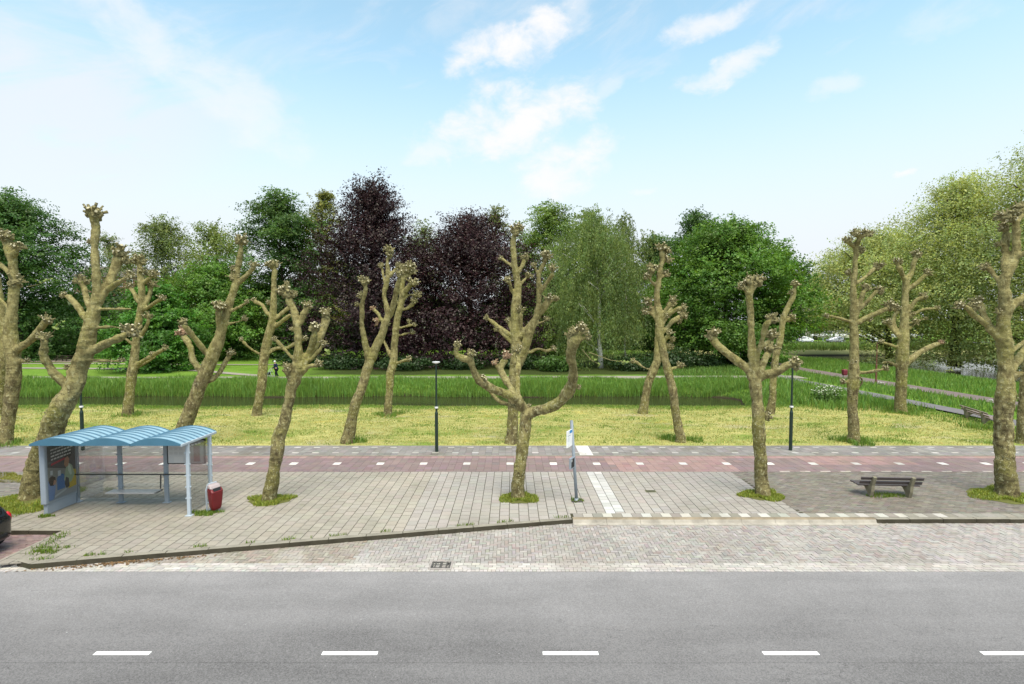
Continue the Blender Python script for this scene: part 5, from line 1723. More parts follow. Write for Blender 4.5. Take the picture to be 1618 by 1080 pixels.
# gutters between bays and edge profiles
mb = MB()
for b in range(1, 3):
    x = SX0 - 0.02 + b * bayw
    mb.box(L_(x, (RY0 + RY1) / 2, RZ + 0.02), (0.09, RY1 - RY0 - 0.02, 0.06), bev=0.01)
mb.build('gutter', M['greymetal'], root)
mb = MB()
mb.box(L_(SX1 + 0.03, (RY0 + RY1) / 2, RZ + 0.03), (0.05, RY1 - RY0 + 0.04, 0.075), bev=0.012)
mb.build('edge_beam', M['lightmetal'], root)
mb = MB()
mb.box(L_(SX0 - 0.03, (RY0 + RY1) / 2, RZ + 0.02), (0.05, RY1 - RY0 - 0.01, 0.06), bev=0.012)
mb.build('edge_beam', M['greymetal'], root)
# posts
for (x, y, w_, mt_) in ((SX1, SYF, 0.1, 'lightmetal'), (SX1, SYB, 0.1, 'lightmetal'), (-12.8, SYB, 0.13, 'greymetal'), (-11.3, SYB, 0.13, 'greymetal'), (SX0 + 0.02, SYB + 0.06, 0.12, 'greymetal')):
    mb = MB()
    mb.box(L_(x, y, RZ / 2 + 0.005), (w_, 0.075, RZ - 0.01), bev=0.012)
    mb.box(L_(x, y, 0.012), (w_ + 0.1, 0.16, 0.022), bev=0.006)
    for z in (0.55, 0.9, 1.25, 1.6, 1.95):
        for s_ in (-1, 1):
            mb.lathe([(0.02, -0.02), (0.02, 0.02)], 8, L_(x + s_ * (w_ / 2 + 0.018), y - 0.02, z), axis='Y')
    mb.build('post', M[mt_], root)
# clear back and side panes
for (xa, xb) in ((SX0 + 0.1, -12.88), (-12.72, -11.38), (-11.22, SX1 - 0.06)):
    mb = MB().box(L_((xa + xb) / 2, SYB, 1.12), (xb - xa, 0.01, 1.95))
    mb.build('glass_pane', M['glass'], root)
MB().box(L_(SX1, (SYF + SYB) / 2, 1.12), (0.01, SYB - SYF - 0.1, 1.95)).build('glass_pane', M['glass'], root)
# lean rail
mb = MB()
mb.tube([L_(SX0 + 0.08, SYB - 0.09, 0.96), L_(SX1 - 0.05, SYB - 0.09, 0.96)], 0.022, 8)
mb.build('rail', M['iron'], root)
# seat
mb = MB()
mb.box(L_(-12.16, SYB - 0.32, 0.47), (1.56, 0.36, 0.035), bev=0.01)
mb.build('seat', simple('seat_steel', (0.36, 0.35, 0.35), 0.4, 0.5, 0.2), root)
mb = MB()
for x in (-12.8, -11.42):
    mb.box(L_(x, SYB - 0.2, 0.44), (0.05, 0.32, 0.03))
mb.tube([L_(-11.42, SYB - 0.09, 0.96), L_(-11.42, SYB - 0.12, 0.5)], 0.022, 8)
mb.build('seat_bracket', M['iron'], root)
# timetable case in the right bay
case = MB()
cx0, cx1, cz0, cz1 = -11.2, -9.96, 1.3, 2.12
case.box(L_((cx0 + cx1) / 2, SYB - 0.055, (cz0 + cz1) / 2), (cx1 - cx0, 0.06, cz1 - cz0), bev=0.01)
tcase = case.build('timetable_case', M['black'], root)
def flat(parent, rects, y, name, M_):
    """printed rectangles (x0,z0,x1,z1,colour) on a thin sheet facing -Y"""
    mb_ = MB()
    for i, (x0, z0, x1, z1, cl2) in enumerate(rects):
        yy = y - 0.0007 * i
        mb_.add([(x0, yy, z0), (x1, yy, z0), (x1, yy, z1), (x0, yy, z1)], [(0, 1, 2, 3)], 0, cl2)
    return mb_.build(name, M_, parent)
m_, nt = newmat('print')
principled(nt, attr(nt), 0.5, 0.35)
M['print'] = m_
a0 = L_(cx0, SYB - 0.088, cz0)
wq, hq = cx1 - cx0, cz1 - cz0
def TR(u0, v0, u1, v1, cl2): return (a0[0] + u0 * wq, a0[2] + v0 * hq, a0[0] + u1 * wq, a0[2] + v1 * hq, cl2)
trs = [TR(.03, .04, .48, .96, (.5, .5, .51)), TR(.52, .04, .97, .96, (.25, .25, .25)), TR(.18, .06, .42, .3, (.55, .54, .54)), TR(.7, .1, .86, .72, (.16, .06, .05)), TR(.88, .08, .95, .8, (.3, .31, .3)), TR(.05, .9, .46, .94, (.2, .22, .25))]
for k in range(9): trs.append(TR(.06 + .13 * (k % 3), .38 + .17 * (k // 3), .15 + .13 * (k % 3), .49 + .17 * (k // 3), (.44, .44, .45)))
for k in range(4): trs.append(TR(.56 + .09 * k, .7 + .035 * k, .63 + .09 * k, .76 + .035 * k, (.7, .7, .7)))
flat(tcase, trs, a0[1], 'timetable', M['print'])
# poster case on the left side
mb = MB()
PY0, PY1 = SYF - 0.02, SYB + 0.0
mb.box(L_(SX0, (PY0 + PY1) / 2, 1.26), (0.17, PY1 - PY0, 1.86), bev=0.03)
mb.box(L_(SX0, (PY0 + PY1) / 2 + 0.02, 0.17), (0.12, PY1 - PY0 - 0.1, 0.33), bev=0.012)
pc = mb.build('poster_case', simple('poster_case_paint', (0.27, 0.31, 0.36), .4, .45, var=.12, scale=4), root)
fx_ = SX0 + 0.085
u0_, u1_, v0_, v1_ = PY0 + 0.1, PY1 - 0.05, 0.42, 2.1
def PP(pts, cl2, lay):
    """poster shapes in unit coordinates, facing +X"""
    return [L_(fx_ + 0.003 + lay * 0.0007, u0_ + (u1_ - u0_) * u, v0_ + (v1_ - v0_) * v) for u, v in pts], cl2
shapes = [([(0, 0), (1, 0), (1, 1), (0, 1)], (.075, .075, .068)),
          ([(.0, .0), (1, 0), (1, .32), (.0, .62)], (.3, .31, .32)),
          ([(.0, .3), (.62, .3), (.62, .5), (0, .62)], (.24, .24, .22)),
          ([(.12, .63), (.62, .68), (.62, .715), (.12, .67)], (.4, .03, .04)),
          ([(.0, .0), (.18, .0), (.25, .22), (.2, .36), (0, .36)], (.18, .26, .45)),
          ([(.02, .34), (.06, .27), (.18, .25), (.26, .31), (.25, .4), (.14, .44), (.04, .42)], (.045, .03, .022)),
          ([(.16, .27), (.24, .26), (.27, .33), (.2, .36)], (.4, .22, .15)),
          ([(.3, .14), (.58, .14), (.58, .36), (.52, .42), (.36, .42), (.3, .36)], (.05, .15, .36)),
          ([(.34, .4), (.44, .4), (.44, .5), (.34, .5)], (.5, .52, .53)),
          ([(.08, .46), (.16, .46), (.16, .54), (.08, .54)], (.5, .52, .53)),
          ([(.7, .1), (1, .12), (1, .42), (.88, .45), (.72, .36)], (.52, .37, .03)),
          ([(.55, .3), (.62, .5), (.72, .6), (.86, .52), (.94, .34), (.82, .22), (.64, .2)], (.33, .4, .27)),
          ([(.72, .6), (.8, .5), (.84, .36), (.78, .34), (.7, .46)], (.52, .58, .47)),
          ([(.62, .34), (.72, .3), (.74, .14), (.62, .12), (.56, .22)], (.06, .06, .06)),
          ([(.56, .58), (.62, .52), (.72, .54), (.76, .66), (.7, .72), (.6, .7)], (.38, .2, .11)),
          ([(.6, .7), (.7, .72), (.78, .68), (.86, .76), (.8, .84), (.68, .84), (.58, .77)], (.03, .024, .02)),
          ([(.2, .02), (.62, .1), (.62, .13), (.2, .06)], (.45, .47, .5))]
for k in range(4):           # four lines of slanted lettering, too small to read
    x = .1
    rr = random.Random(k)
    while x < .8:
        wd = rr.uniform(.05, .13)
        zz = .9 - k * .058 + x * .04
        shapes.append(([(x, zz), (x + wd, zz + wd * .05), (x + wd, zz + .028 + wd * .05), (x, zz + .026)], (.42, .42, .4)))
        x += wd + .025
mb = MB()
for i, (pts, cl2) in enumerate(shapes):
    V_, c2 = PP(pts, cl2, i)
    mb.add(V_, [tuple(range(len(V_)))], 0, c2)
mb.build('poster', M['print'], pc)
mb = MB()
gx_ = fx_ + 0.02
mb.add([L_(gx_, u0_ - .03, v0_ - .03), L_(gx_, u1_ + .03, v0_ - .03), L_(gx_, u1_ + .03, v1_ + .03), L_(gx_, u0_ - .03, v1_ + .03)], [(0, 1, 2, 3)])
mb.build('glass', m_glass('poster_glass', (.9, .92, .92), .04), pc)

# ------------------------------------------------------------------ red litter bin
p = G(341, 808)
root = thing('litter_bin', (p.x, p.y, 0), R(58), 'red litter bin with a pale rim, tilted beside the right shelter post', 'litter bin')
def rsec(w_, d, z, y0=0.0, r_=.05):
    out = []
    for (sx, sy) in ((1, 1), (-1, 1), (-1, -1), (1, -1)):
        for k in range(4):
            a = {(1, 1): 0, (-1, 1): PI / 2, (-1, -1): PI, (1, -1): 1.5 * PI}[(sx, sy)] + k * PI / 6
            out.append((sx * (w_ / 2 - r_) + r_ * math.cos(a), sy * (d / 2 - r_) + r_ * math.sin(a) + y0, z))
    return out
def loft(mb_, secs, mi=0):
    n_ = len(secs[0]); vs = [q_ for s_ in secs for q_ in s_]; fs = []
    for i in range(len(secs) - 1):
        for k in range(n_):
            k2 = (k + 1) % n_
            fs.append((i * n_ + k, i * n_ + k2, (i + 1) * n_ + k2, (i + 1) * n_ + k))
    fs.append(tuple(range(n_ - 1, -1, -1))); fs.append(tuple(range((len(secs) - 1) * n_, len(secs) * n_)))
    mb_.add(vs, fs, mi)
mb = MB()
loft(mb, [rsec(.3, .22, .1), rsec(.36, .28, .2), rsec(.42, .36, .55), rsec(.43, .38, .7, 0.0), rsec(.42, .3, .76, .04)])
mb.build('body', M['redpaint'], root, smooth=False)
mb = MB()
loft(mb, [rsec(.34, .26, .755, .06), rsec(.4, .26, .8, .07), rsec(.38, .2, .86, .1), rsec(.3, .1, .885, .14)])
mb.build('lid', simple('bin_lid', (.36, .3, .3), .45, .4), root)
MB().box((0, -.135, .76), (.27, .02, .1), rx=R(-35)).build('opening', M['black'], root)
mb = MB()
pr = [(-.23, .02), (.23, .02), (.24, .7), (.17, .9), (-.17, .9), (-.24, .7)]
pr2 = [(-.19, .06), (.19, .06), (.2, .69), (.15, .86), (-.15, .86), (-.2, .69)]
vs = [(a, .2, b) for a, b in pr] + [(a, .2, b) for a, b in pr2] + [(a, .25, b) for a, b in pr] + [(a, .25, b) for a, b in pr2]
fs = []
for i in range(6):
    j = (i + 1) % 6
    fs += [(i, j, 6 + j, 6 + i), (12 + i, 18 + i, 18 + j, 12 + j), (i, 12 + i, 12 + j, j), (6 + i, 6 + j, 18 + j, 18 + i)]
mb.add(vs, fs)
mb.build('rim', M['lightmetal'], root)
mb = MB()
mb.box((0, .28, .45), (.06, .05, .9)); mb.box((0, .22, .06), (.3, .12, .03))
mb.build('bracket', M['greymetal'], root)
root.rotation_euler = (R(5), R(-3), R(58))
root.scale = (.82, .78, 1.0)

# ------------------------------------------------------------------ bus stop sign
p = G(911, 791)
root = thing('bus_stop_sign', (p.x, p.y, 0), 0, 'leaning grey bus stop pole with white flag sign and black timetable box', 'bus stop sign')
top = D(903, 664, p.y - 0.05) - p
ax_ = Vector((top.x, top.y, top.z))
mb = MB()
mb.tube([Vector((0, 0, .02)), ax_], [.052, .05], 14)
mb.lathe([(.07, .0), (.07, .06), (.055, .07)], 14, (0, 0, .02))
mb.build('pole', M['greymetal'], root, smooth=True)
MB().box((0, 0, .012), (.34, .3, .03), bev=.006).build('base_plate', M['iron'], root)
def on_pole(h): return ax_ * (h / ax_.z)
ang = R(62)
c0_ = on_pole(2.12)
ux = Vector((-math.cos(ang), -math.sin(ang), 0))
def panel(h0, h1, w0, w1, th_, mat, name, mb_=None):
    """upright plate beside the pole, seen at a slant"""
    a = on_pole((h0 + h1) / 2)
    mb2 = mb_ or MB()
    c_ = a + ux * (w0 + w1) / 2
    mb2.box(c_, (w1 - w0, th_, h1 - h0), rz=math.atan2(ux.y, ux.x), bev=.006)
    return mb2.build(name, mat, root) if mb_ is None else mb2
fl = panel(1.88, 2.42, .055, .5, .03, M['white'], 'flag')
sx = Vector((math.sin(ang), -math.cos(ang), 0))
def on_panel(w_, h, off): return on_pole(2.15) + ux * w_ + sx * off + Vector((0, 0, h - 2.15))
mb = MB()
def decal(mb_, w0, h0, w1, h1, cl2, lay):
    for s_ in (1,):
        o_ = s_ * (.0155 + .0006 * lay)
        mb_.add([on_panel(w0, h0, o_), on_panel(w1, h0, o_), on_panel(w1, h1, o_), on_panel(w0, h1, o_)], [(0, 1, 2, 3), (3, 2, 1, 0)][:1], 0, cl2)
decal(mb, .06, 2.31, .3, 2.41, (.04, .25, .55), 1)
decal(mb, .2, 2.24, .46, 2.26, (.3, .36, .42), 1)
for k in range(4): decal(mb, .3, 2.18 - k * .035, .44, 2.19 - k * .035, (.45, .5, .55), 1)
mb.build('print', M['print'], fl)
bx_ = panel(1.15, 1.5, .03, .36, .07, M['greymetal'], 'timetable_box')
mb = MB()
def decal2(mb_, w0, h0, w1, h1, cl2, lay):
    o_ = .0355 + .0006 * lay
    f_ = lambda w_, h: on_pole(1.32) + ux * w_ + sx * o_ + Vector((0, 0, h - 1.32))
    mb_.add([f_(w0, h0), f_(w1, h0), f_(w1, h1), f_(w0, h1)], [(0, 1, 2, 3)], 0, cl2)
decal2(mb, .06, 1.18, .33, 1.47, (.012, .014, .018), 1)
decal2(mb, .25, 1.38, .32, 1.46, (.5, .52, .52), 2)
mb.build('timetable', M['print'], bx_)


# ------------------------------------------------------------------ benches
def bench(label, loc, rz, ln, wood, group=None):
    r0_ = thing('park_bench', loc, rz, label, 'bench', group)
    hl = ln / 2
    for x in (-hl * .62, hl * .62):       # curved concrete supports: seat bearer, foot and leaning back post
        mb_ = MB()
        prof_ = [(-.1, 0), (.02, 0), (.06, .12), (.2, .26), (.4, .31), (.4, .355), (.0, .355), (-.06, .42), (-.22, .74), (-.3, .72), (-.19, .42), (-.17, .2)]
        k_ = len(prof_)
        vs_ = [(x - .05, q_[0], q_[1]) for q_ in prof_] + [(x + .05, q_[0], q_[1]) for q_ in prof_]
        mb_.add(vs_, [tuple(range(k_)), tuple(range(2 * k_ - 1, k_ - 1, -1))] + [(i, k_ + i, k_ + (i + 1) % k_, (i + 1) % k_) for i in range(k_)])
        mb_.build('support', M['benchconcrete'], r0_)
    for y in (.06, .23, .4):
        MB().box((0, y, .38), (ln, .13, .045), bev=.008).build('seat_plank', wood, r0_)
    for (y, z) in ((-.085, .5), (-.165, .66)):
        MB().box((0, y, z), (ln, .04, .115), rx=R(26), bev=.008).build('back_plank', wood, r0_)
    return r0_


M['benchconcrete'] = simple('bench_concrete', (.21, .19, .13), .9, .15, var=.5, scale=6, bump=.3)
M['benchwood'] = simple('grey_brown_planks', (.075, .06, .06), .4, .5, var=.35, scale=8)
M['benchpink'] = simple('weathered_pink_planks', (.26, .2, .19), .7, .25, var=.35, scale=8)
p = G(1404, 784)
bench('bench with dark planks on curved concrete feet, alone on the old brick paving', (p.x, p.y, 0), R(-4), 2.0, M['benchwood'], 'park benches')
bx2, by2 = 27.42, 30.05
bench('pinkish weathered bench beside the canal footpath, partly behind the thick front pollard', (bx2, by2, float(height(bx2, by2))), R(252), 3.0, M['benchpink'], 'park benches')


# ------------------------------------------------------------------ lamp posts
def lamp(label, loc, H, pole, group, band=True, yaw=0.0):
    r0_ = thing('street_lamp', loc, yaw, label, 'street lamp', group)
    mb_ = MB()
    mb_.lathe([(.075, -.1), (.075, 1.75), (.06, 1.8), (.045, 1.84), (.038, H - .1), (.038, H - .04)], 12)
    mb_.build('pole', pole, r0_, smooth=False)
    if band:
        MB().lathe([(.0785, 1.98), (.0785, 2.06)], 12).build('band', M['white'], r0_)
        MB().lathe([(.05, 1.94), (.077, 1.96), (.077, 2.08), (.05, 2.1)], 12).build('collar', pole, r0_)
    mb_ = MB()
    mb_.lathe([(.05, H - .06), (.08, H - .03), (.17, H - .01), (.18, H + .02), (.16, H + .045), (.05, H + .055)], 16)
    hd = mb_.build('lamp_head', simple('lamp_head', (.5, .5, .5), .4, .4), r0_, smooth=True)
    MB().lathe([(.15, H - .016), (.08, H - .04), (.02, H - .045)], 14).build('diffuser', M['white'], hd)
    return r0_


lg = 'dark green lamp posts along the footpath'
for (px, py, lab) in ((131, 711, 'dark green lamp post behind the bus shelter'), (690, 713, 'dark green lamp post between the Y forked pollard and the big front pollard'), (1249, 711, 'dark green lamp post right of the wide headed pollard')):
    p = G(px, py)
    lamp(lab, (p.x, p.y, 0), 4.05, M['darkgreen'], lg)
p = D(1384, 605, 47.5)
lamp('brown red lamp post beside the cycle path along the canal', (p.x, p.y, float(height(p.x, p.y))), 4.0, M['rust'], 'lamp posts in the park', band=False)
p = D(1180, 575, 69)
lamp('thin black lamp post in front of the straw coloured meadow', (p.x, p.y, float(height(p.x, p.y))), 4.0, M['black'], 'lamp posts in the park', band=False)

# ------------------------------------------------------------------ street gullies
p = G(697, 893, ROADZ)
root = thing('drain_grate', (p.x, p.y, ROADZ), R(-1), 'iron drain grate between the layby bricks and the asphalt', 'drain grate')
mb = MB()
for (x, y, w_, d) in ((0, -.2, .56, .05), (0, .2, .56, .05), (-.26, 0, .04, .35), (.26, 0, .04, .35)):
    mb.box((x, y, .004), (w_, d, .03), bev=.003)
mb.build('frame', simple('gully_frame', (.3, .27, .25), .9, .2, var=.3), root)
mb = MB()
for x in (-.215, -.14, -.0, .14, .215):
    mb.box((x, 0, .006), (.03 if x else .06, .345, .022))
for y in (-.12, -.04, .04, .12):
    mb.box((0, y, .002), (.47, .026, .016))
mb.build('grate', M['iron'], root)
MB().box((0, 0, -.0045), (.48, .35, .006)).build('sump', M['black'], root)
p = G(1028, 776)
root = thing('drain_cover', (p.x, p.y, 0), 0, 'small mossy drain cover sunk in the pale tiles', 'drain cover')
mb = MB(); mb.box((0, 0, .004), (.36, .22, .012), bev=.003)
mb.build('frame', simple('mossy_iron', (.13, .13, .07), .9, .2, var=.5, scale=12), root)
mb = MB()
for k in range(6): mb.box((-.125 + k * .05, 0, .011), (.022, .17, .006))
mb.build('slot', M['black'], root)


# ------------------------------------------------------------------ cars
def car(label, loc, rz, paint, group=None, sc=(1, 1, 1)):
    """small hatchback, nose towards +X, stations along its length"""
    r0_ = thing('parked_car', loc, rz, label, 'car', group)
    r0_.scale = sc
    #      x     zbot  zsill zbelt ztop  wlow  wbelt wtop
    ST = [(-1.80, .40, .52, .78, .80, .52, .55, .50), (-1.76, .30, .50, .86, .96, .66, .68, .50), (-1.62, .24, .46, .90, 1.22, .76, .77, .53), (-1.40, .2, .44, .91, 1.40, .80, .80, .55), (-1.0, .19, .43, .92, 1.47, .815, .81, .57),
          (-.4, .19, .42, .92, 1.49, .82, .815, .58), (.15, .19, .42, .92, 1.46, .82, .815, .575), (.6, .19, .43, .93, 1.28, .815, .80, .55), (1.0, .2, .45, .93, .97, .81, .76, .6), (1.4, .22, .48, .86, .88, .78, .68, .5), (1.66, .28, .5, .74, .76, .66, .54, .4), (1.78, .36, .5, .62, .63, .48, .4, .3)]
    secs = []
    for (x, zb, zs, zl, zt, w0, w1, w2) in ST:
        half = [(w0 * .9, zb), (w0, zb + .06), (w0 * 1.01, zs), (w0 * 1.012, (zs + zl) / 2), (w1 * 1.0, zl), (w1 * .97, zl + .03 * min(1, (zt - zl) * 6)), ((w1 + w2 * 2) / 3, zl + (zt - zl) * .72), (w2 * .93, zl + (zt - zl) * .96), (w2 * .5, zt)]
        ring_ = [(x, a, b) for a, b in half] + [(x, -a, b) for a, b in reversed(half)]
        secs.append(ring_)
    n_ = len(secs[0])
    mb_ = MB()
    vs_ = [q_ for s_ in secs for q_ in s_]
    fs_ = []
    for i in range(len(secs) - 1):
        for k in range(n_):
            k2 = (k + 1) % n_
            fs_.append((i * n_ + k, (i + 1) * n_ + k, (i + 1) * n_ + k2, i * n_ + k2))
    fs_.append(tuple(range(n_))); fs_.append(tuple(range(len(secs) * n_ - 1, (len(secs) - 1) * n_ - 1, -1)))
    mb_.add(vs_, fs_)
    body = mb_.build('body', paint, r0_, smooth=True)
    md = body.modifiers.new('s', 'SUBSURF'); md.levels = 1; md.render_levels = 1
    P_ = lambda i, k: Vector(secs[i][k])
    def pane(name, quads, off):
        m2 = MB()
        for q_ in quads:
            pts_ = [P_(i, k) for i, k in q_]
            c_ = sum(pts_, Vector()) / len(pts_)
            nn_ = (pts_[1] - pts_[0]).cross(pts_[2] - pts_[0]).normalized()
            if nn_.dot(c_ - Vector((c_.x * .8, 0, .8))) < 0: nn_ = -nn_
            pts_ = [c_ + (q2 - c_) * .9 + nn_ * off for q2 in pts_]
            m2.add(pts_ + [q2 - nn_ * .03 for q2 in pts_], [tuple(range(len(pts_)))] + [(j, (j + 1) % len(pts_), len(pts_) + (j + 1) % len(pts_), len(pts_) + j) for j in range(len(pts_))])
        return m2.build(name, M['carglass'], r0_)
    for s_ in (0, 1):
        kk = lambda k: k if not s_ else n_ - 1 - k
        pane('window', [[(3, kk(5)), (5, kk(5)), (5, kk(6)), (3, kk(6))]], .014)
        pane('window', [[(5, kk(5)), (7, kk(5)), (7, kk(6)), (5, kk(6))]], .014)
    pane('rear_window', [[(1, 6), (2, 6), (2, n_ - 7), (1, n_ - 7)], [(2, 6), (3, 6), (3, n_ - 7), (2, n_ - 7)]], .012)
    pane('windscreen', [[(7, 6), (8, 6), (8, n_ - 7), (7, n_ - 7)], [(6, 6), (7, 6), (7, n_ - 7), (6, n_ - 7)]], .012)
    for (x, y) in ((-1.14, .76), (-1.14, -.76), (1.16, .76), (1.16, -.76)):
        sg = 1 if y > 0 else -1
        wh = MB().lathe([(.2, -.09), (.29, -.085), (.3, -.05), (.3, .05), (.29, .085), (.2, .09)], 22, (x, y - sg * .02, .3), axis='Y').build('wheel', M['rubber'], r0_)
        rm = MB()
        rm.lathe([(.03, .0), (.19, .012), (.2, .03), (.2, -.05)], 20, (x, y + sg * .065, .3), axis='Y')
        rm.build('rim', M['lightmetal'], wh)
    M_l = M['taillight']
    for s_ in (-1, 1):
        MB().blob((-1.665, s_ * .645, .83), .15, 2, .05, 1, 1, scale=(.55, .66, 1.2)).build('taillight', M_l, r0_, smooth=True)
        MB().blob((1.55, s_ * .56, .68), .1, 2, .03, 1, 1, scale=(.7, 1, .9)).build('headlight', M['lightmetal'], r0_, smooth=True)
        MB().blob((.5, s_ * .9, .98), .09, 2, .05, 1, 1, scale=(.7, .9, .6)).build('mirror', paint, r0_, smooth=True)
    mb_ = MB(); mb_.box((-1.79, 0, .44), (.06, 1.0, .1), bev=.02); mb_.box((-1.8, 0, .62), (.015, .5, .11), bev=.004)
    mb_.build('rear_bumper', M['black'], r0_)
    return r0_


M['taillight'] = simple('red_lens', (.5, .012, .02), .15, .6, var=.1)
M['carblack'] = simple('black_car_paint', (.008, .008, .009), .12, .6, var=.1, Coat_Weight=.6)
M['carwhite'] = simple('white_car_paint', (.75, .76, .77), .2, .5, var=.05)
M['carsilver'] = simple('silver_car_paint', (.42, .43, .45), .25, .5, var=.08, metal=.4)
car('black hatchback cut off by the left edge, its red tail light beside the pavement', (-15.14, 12.82, ROADZ), PI, M['carblack'])
far = 'cars parked beyond the canal'
for (px, Y, mt_, lab, rz_) in ((1272, 130, 'carwhite', 'white car parked left of the upright pollard, beyond the canal meadow', 0.05), (1319, 130, 'carsilver', 'silver car parked nearest the trunk of the upright pollard, beyond the canal', 3.1), (1388, 131, 'carwhite', 'white car parked right of the upright pollard trunk, beyond the canal', 3.1), (1238, 131, 'carblack', 'dark car half hidden by the drooping maple, beyond the canal', .05)):
    p = D(px, 540, Y)
    car(lab, (p.x, Y, float(height(p.x, Y)) + .07), rz_, M[mt_], far, (1.12, 1.05, 1.0))

# ------------------------------------------------------------------ far buildings and quay rail
M['wallbrick'] = simple('red_brick_wall', (.28, .14, .11), .9, .15, var=.3, scale=1.5)
M['wallpale'] = simple('pale_wall', (.48, .46, .44), .85, .2, var=.15, scale=.8)
M['pane'] = simple('window_pane', (.1, .12, .14), .1, .6, var=.2)
M['roofgrey'] = simple('roof_tiles', (.12, .1, .1), .8, .2, var=.3, scale=2)
def building(label, x0, x1, Y, H, wall, floors, nwin, group=None, depth=9, z=0.0, roof=True):
    r0_ = thing('apartment_building', ((x0 + x1) / 2, Y, z), 0, label, 'building', group)
    w_ = x1 - x0
    MB().box((0, depth / 2, H / 2), (w_, depth, H)).build('wall', wall, r0_)
    if roof:
        MB().add([(-w_ / 2 - .3, -.4, H + .003), (w_ / 2 + .3, -.4, H + .003), (w_ / 2 + .3, depth + .4, H + .003), (-w_ / 2 - .3, depth + .4, H + .003), (-w_ / 2 + .5, depth / 2, H + 3), (w_ / 2 - .5, depth / 2, H + 3)], [(0, 1, 5, 4), (2, 3, 4, 5), (1, 2, 5), (3, 0, 4), (3, 2, 1, 0)]).build('roof', M['roofgrey'], r0_)
    for f_ in range(floors):
        zc = (f_ + .55) * H / floors
        for k in range(nwin):
            xc = -w_ / 2 + (k + .5) * w_ / nwin
            fw, fh = w_ / nwin * .55, H / floors * .5
            fr_ = MB().box((xc, -.03, zc), (fw + .16, .1, fh + .16)).build('window', M['white'], r0_)
            MB().box((xc, -.09, zc), (fw, .03, fh)).build('pane', M['pane'], fr_)
    return r0_
building('red brick apartment block glimpsed behind the thick leaning pollard', D(118, 500, 128).x, D(215, 500, 128).x, 128, 16.5, M['wallbrick'], 5, 6, 'far buildings')
building('pale low apartment row behind the parked cars across the canal', D(1255, 500, 165).x, D(1450, 500, 165).x, 165, 8, M['wallpale'], 3, 9, 'far buildings', z=0.0)
root = thing('quay_railing', (D(1370, 530, 136).x, 136, 0.1), 0, 'long white railing behind the parked cars', 'railing')
mb = MB(); mb.box((0, 0, 1.75), (30, .12, .5)); mb.build('rail', M['white'], root)
for k in range(11):
    MB().box((-14.5 + k * 2.9, 0.1, .7), (.14, .1, 1.9)).build('post', M['greymetal'], root)

# ------------------------------------------------------------------ picnic table, small bin
p = D(102, 571, 73)
root = thing('picnic_table', (p.x, 73, .04), R(10), 'dark picnic table on the sandy ground before the hedge', 'picnic table')
MB().box((0, 0, .74), (1.8, .7, .05), bev=.01).build('table_top', M['treebark'], root)
for s_ in (-1, 1):
    MB().box((0, s_ * .7, .45), (1.8, .28, .05), bev=.01).build('seat', M['treebark'], root)
    mb = MB(); mb.tube([(s_ * .65, -.75, 0), (s_ * .65, -.2, .72)], .05, 6); mb.tube([(s_ * .65, .75, 0), (s_ * .65, .2, .72)], .05, 6); mb.tube([(s_ * .65, -.75, .42), (s_ * .65, .75, .42)], .04, 6)
    mb.build('leg', M['treebark'], root)
p = D(1334, 606, 50)
root = thing('waste_bin', (p.x, 50, float(height(p.x, 50))), 0, 'small maroon waste bin on a post, peeping left of the upright pollard', 'waste bin')
loftm = MB(); loft(loftm, [rsec(.34, .3, .55), rsec(.42, .36, .7), rsec(.44, .38, 1.05), rsec(.3, .26, 1.12)]); loftm.build('body', simple('maroon', (.16, .02, .035), .5, .4), root)
MB().tube([(0, .2, 0), (0, .2, 1.0)], .035, 8).build('post', M['greymetal'], root)
# sapling on the lawn
p = D(258, 588, 62)
root = thing('sapling', (p.x, 62, 0), 0, 'young staked sapling on the lawn right of the round chestnut', 'tree')
MB().tube([(0, 0, -.1), (.05, 0, 1.2), (0, .03, 2.3)], [.05, .04, .015], 6).build('trunk', M['treebark'], root)
n = 420
C = rg.normal(0, 1, (n, 3)) * np.array([.4, .4, .6]) + np.array([0, 0, 1.5])
nrm_ = unit(rg.normal(0, 1, (n, 3))); ax = unit(np.cross(nrm_, rg.normal(0, 1, (n, 3)))); bx = np.cross(nrm_, ax)
np_mesh('crown', quads_from(C, ax * .1, bx * .07), 4, M['leaf'], (np.array((.05, .1, .02)) * (.7 + .6 * rg.random((n, 1)))).astype(np.float32), root)


# ------------------------------------------------------------------ person with a rollator
def skin_body(name, joints, edges, radii, mat, parent, lev=2):
    me_ = bpy.data.meshes.new('tmp')
    me_.from_pydata(joints, edges, [])
    o_ = bpy.data.objects.new('tmp', me_)
    COL.objects.link(o_)
    sk = o_.modifiers.new('skin', 'SKIN')
    for i, r_ in enumerate(radii):
        me_.skin_vertices[0].data[i].radius = r_ if hasattr(r_, '__len__') else (r_, r_)
    me_.skin_vertices[0].data[0].use_root = True
    sb = o_.modifiers.new('sub', 'SUBSURF'); sb.levels = lev
    m2 = evaluated(o_)
    bpy.data.objects.remove(o_); bpy.data.meshes.remove(me_)
    m2.materials.clear(); m2.materials.append(mat)
    m2.polygons.foreach_set('use_smooth', [True] * len(m2.polygons))
    o2 = bpy.data.objects.new(name, m2)
    COL.objects.link(o2)
    if parent is not None: o2.parent = parent
    return o2


p = D(437, 598, 51.9)
per = thing('person', (p.x, 51.9, .055), 0, 'white haired person in a dark blue jacket walking left behind a rollator', 'person')
SK = simple('skin', (.45, .27, .2), .6, .3, .08)
NAVY = simple('navy_jacket', (.018, .028, .06), .85, .2, .25, scale=9)
TROU = simple('dark_trousers', (.014, .017, .022), .9, .15, .25, scale=9)
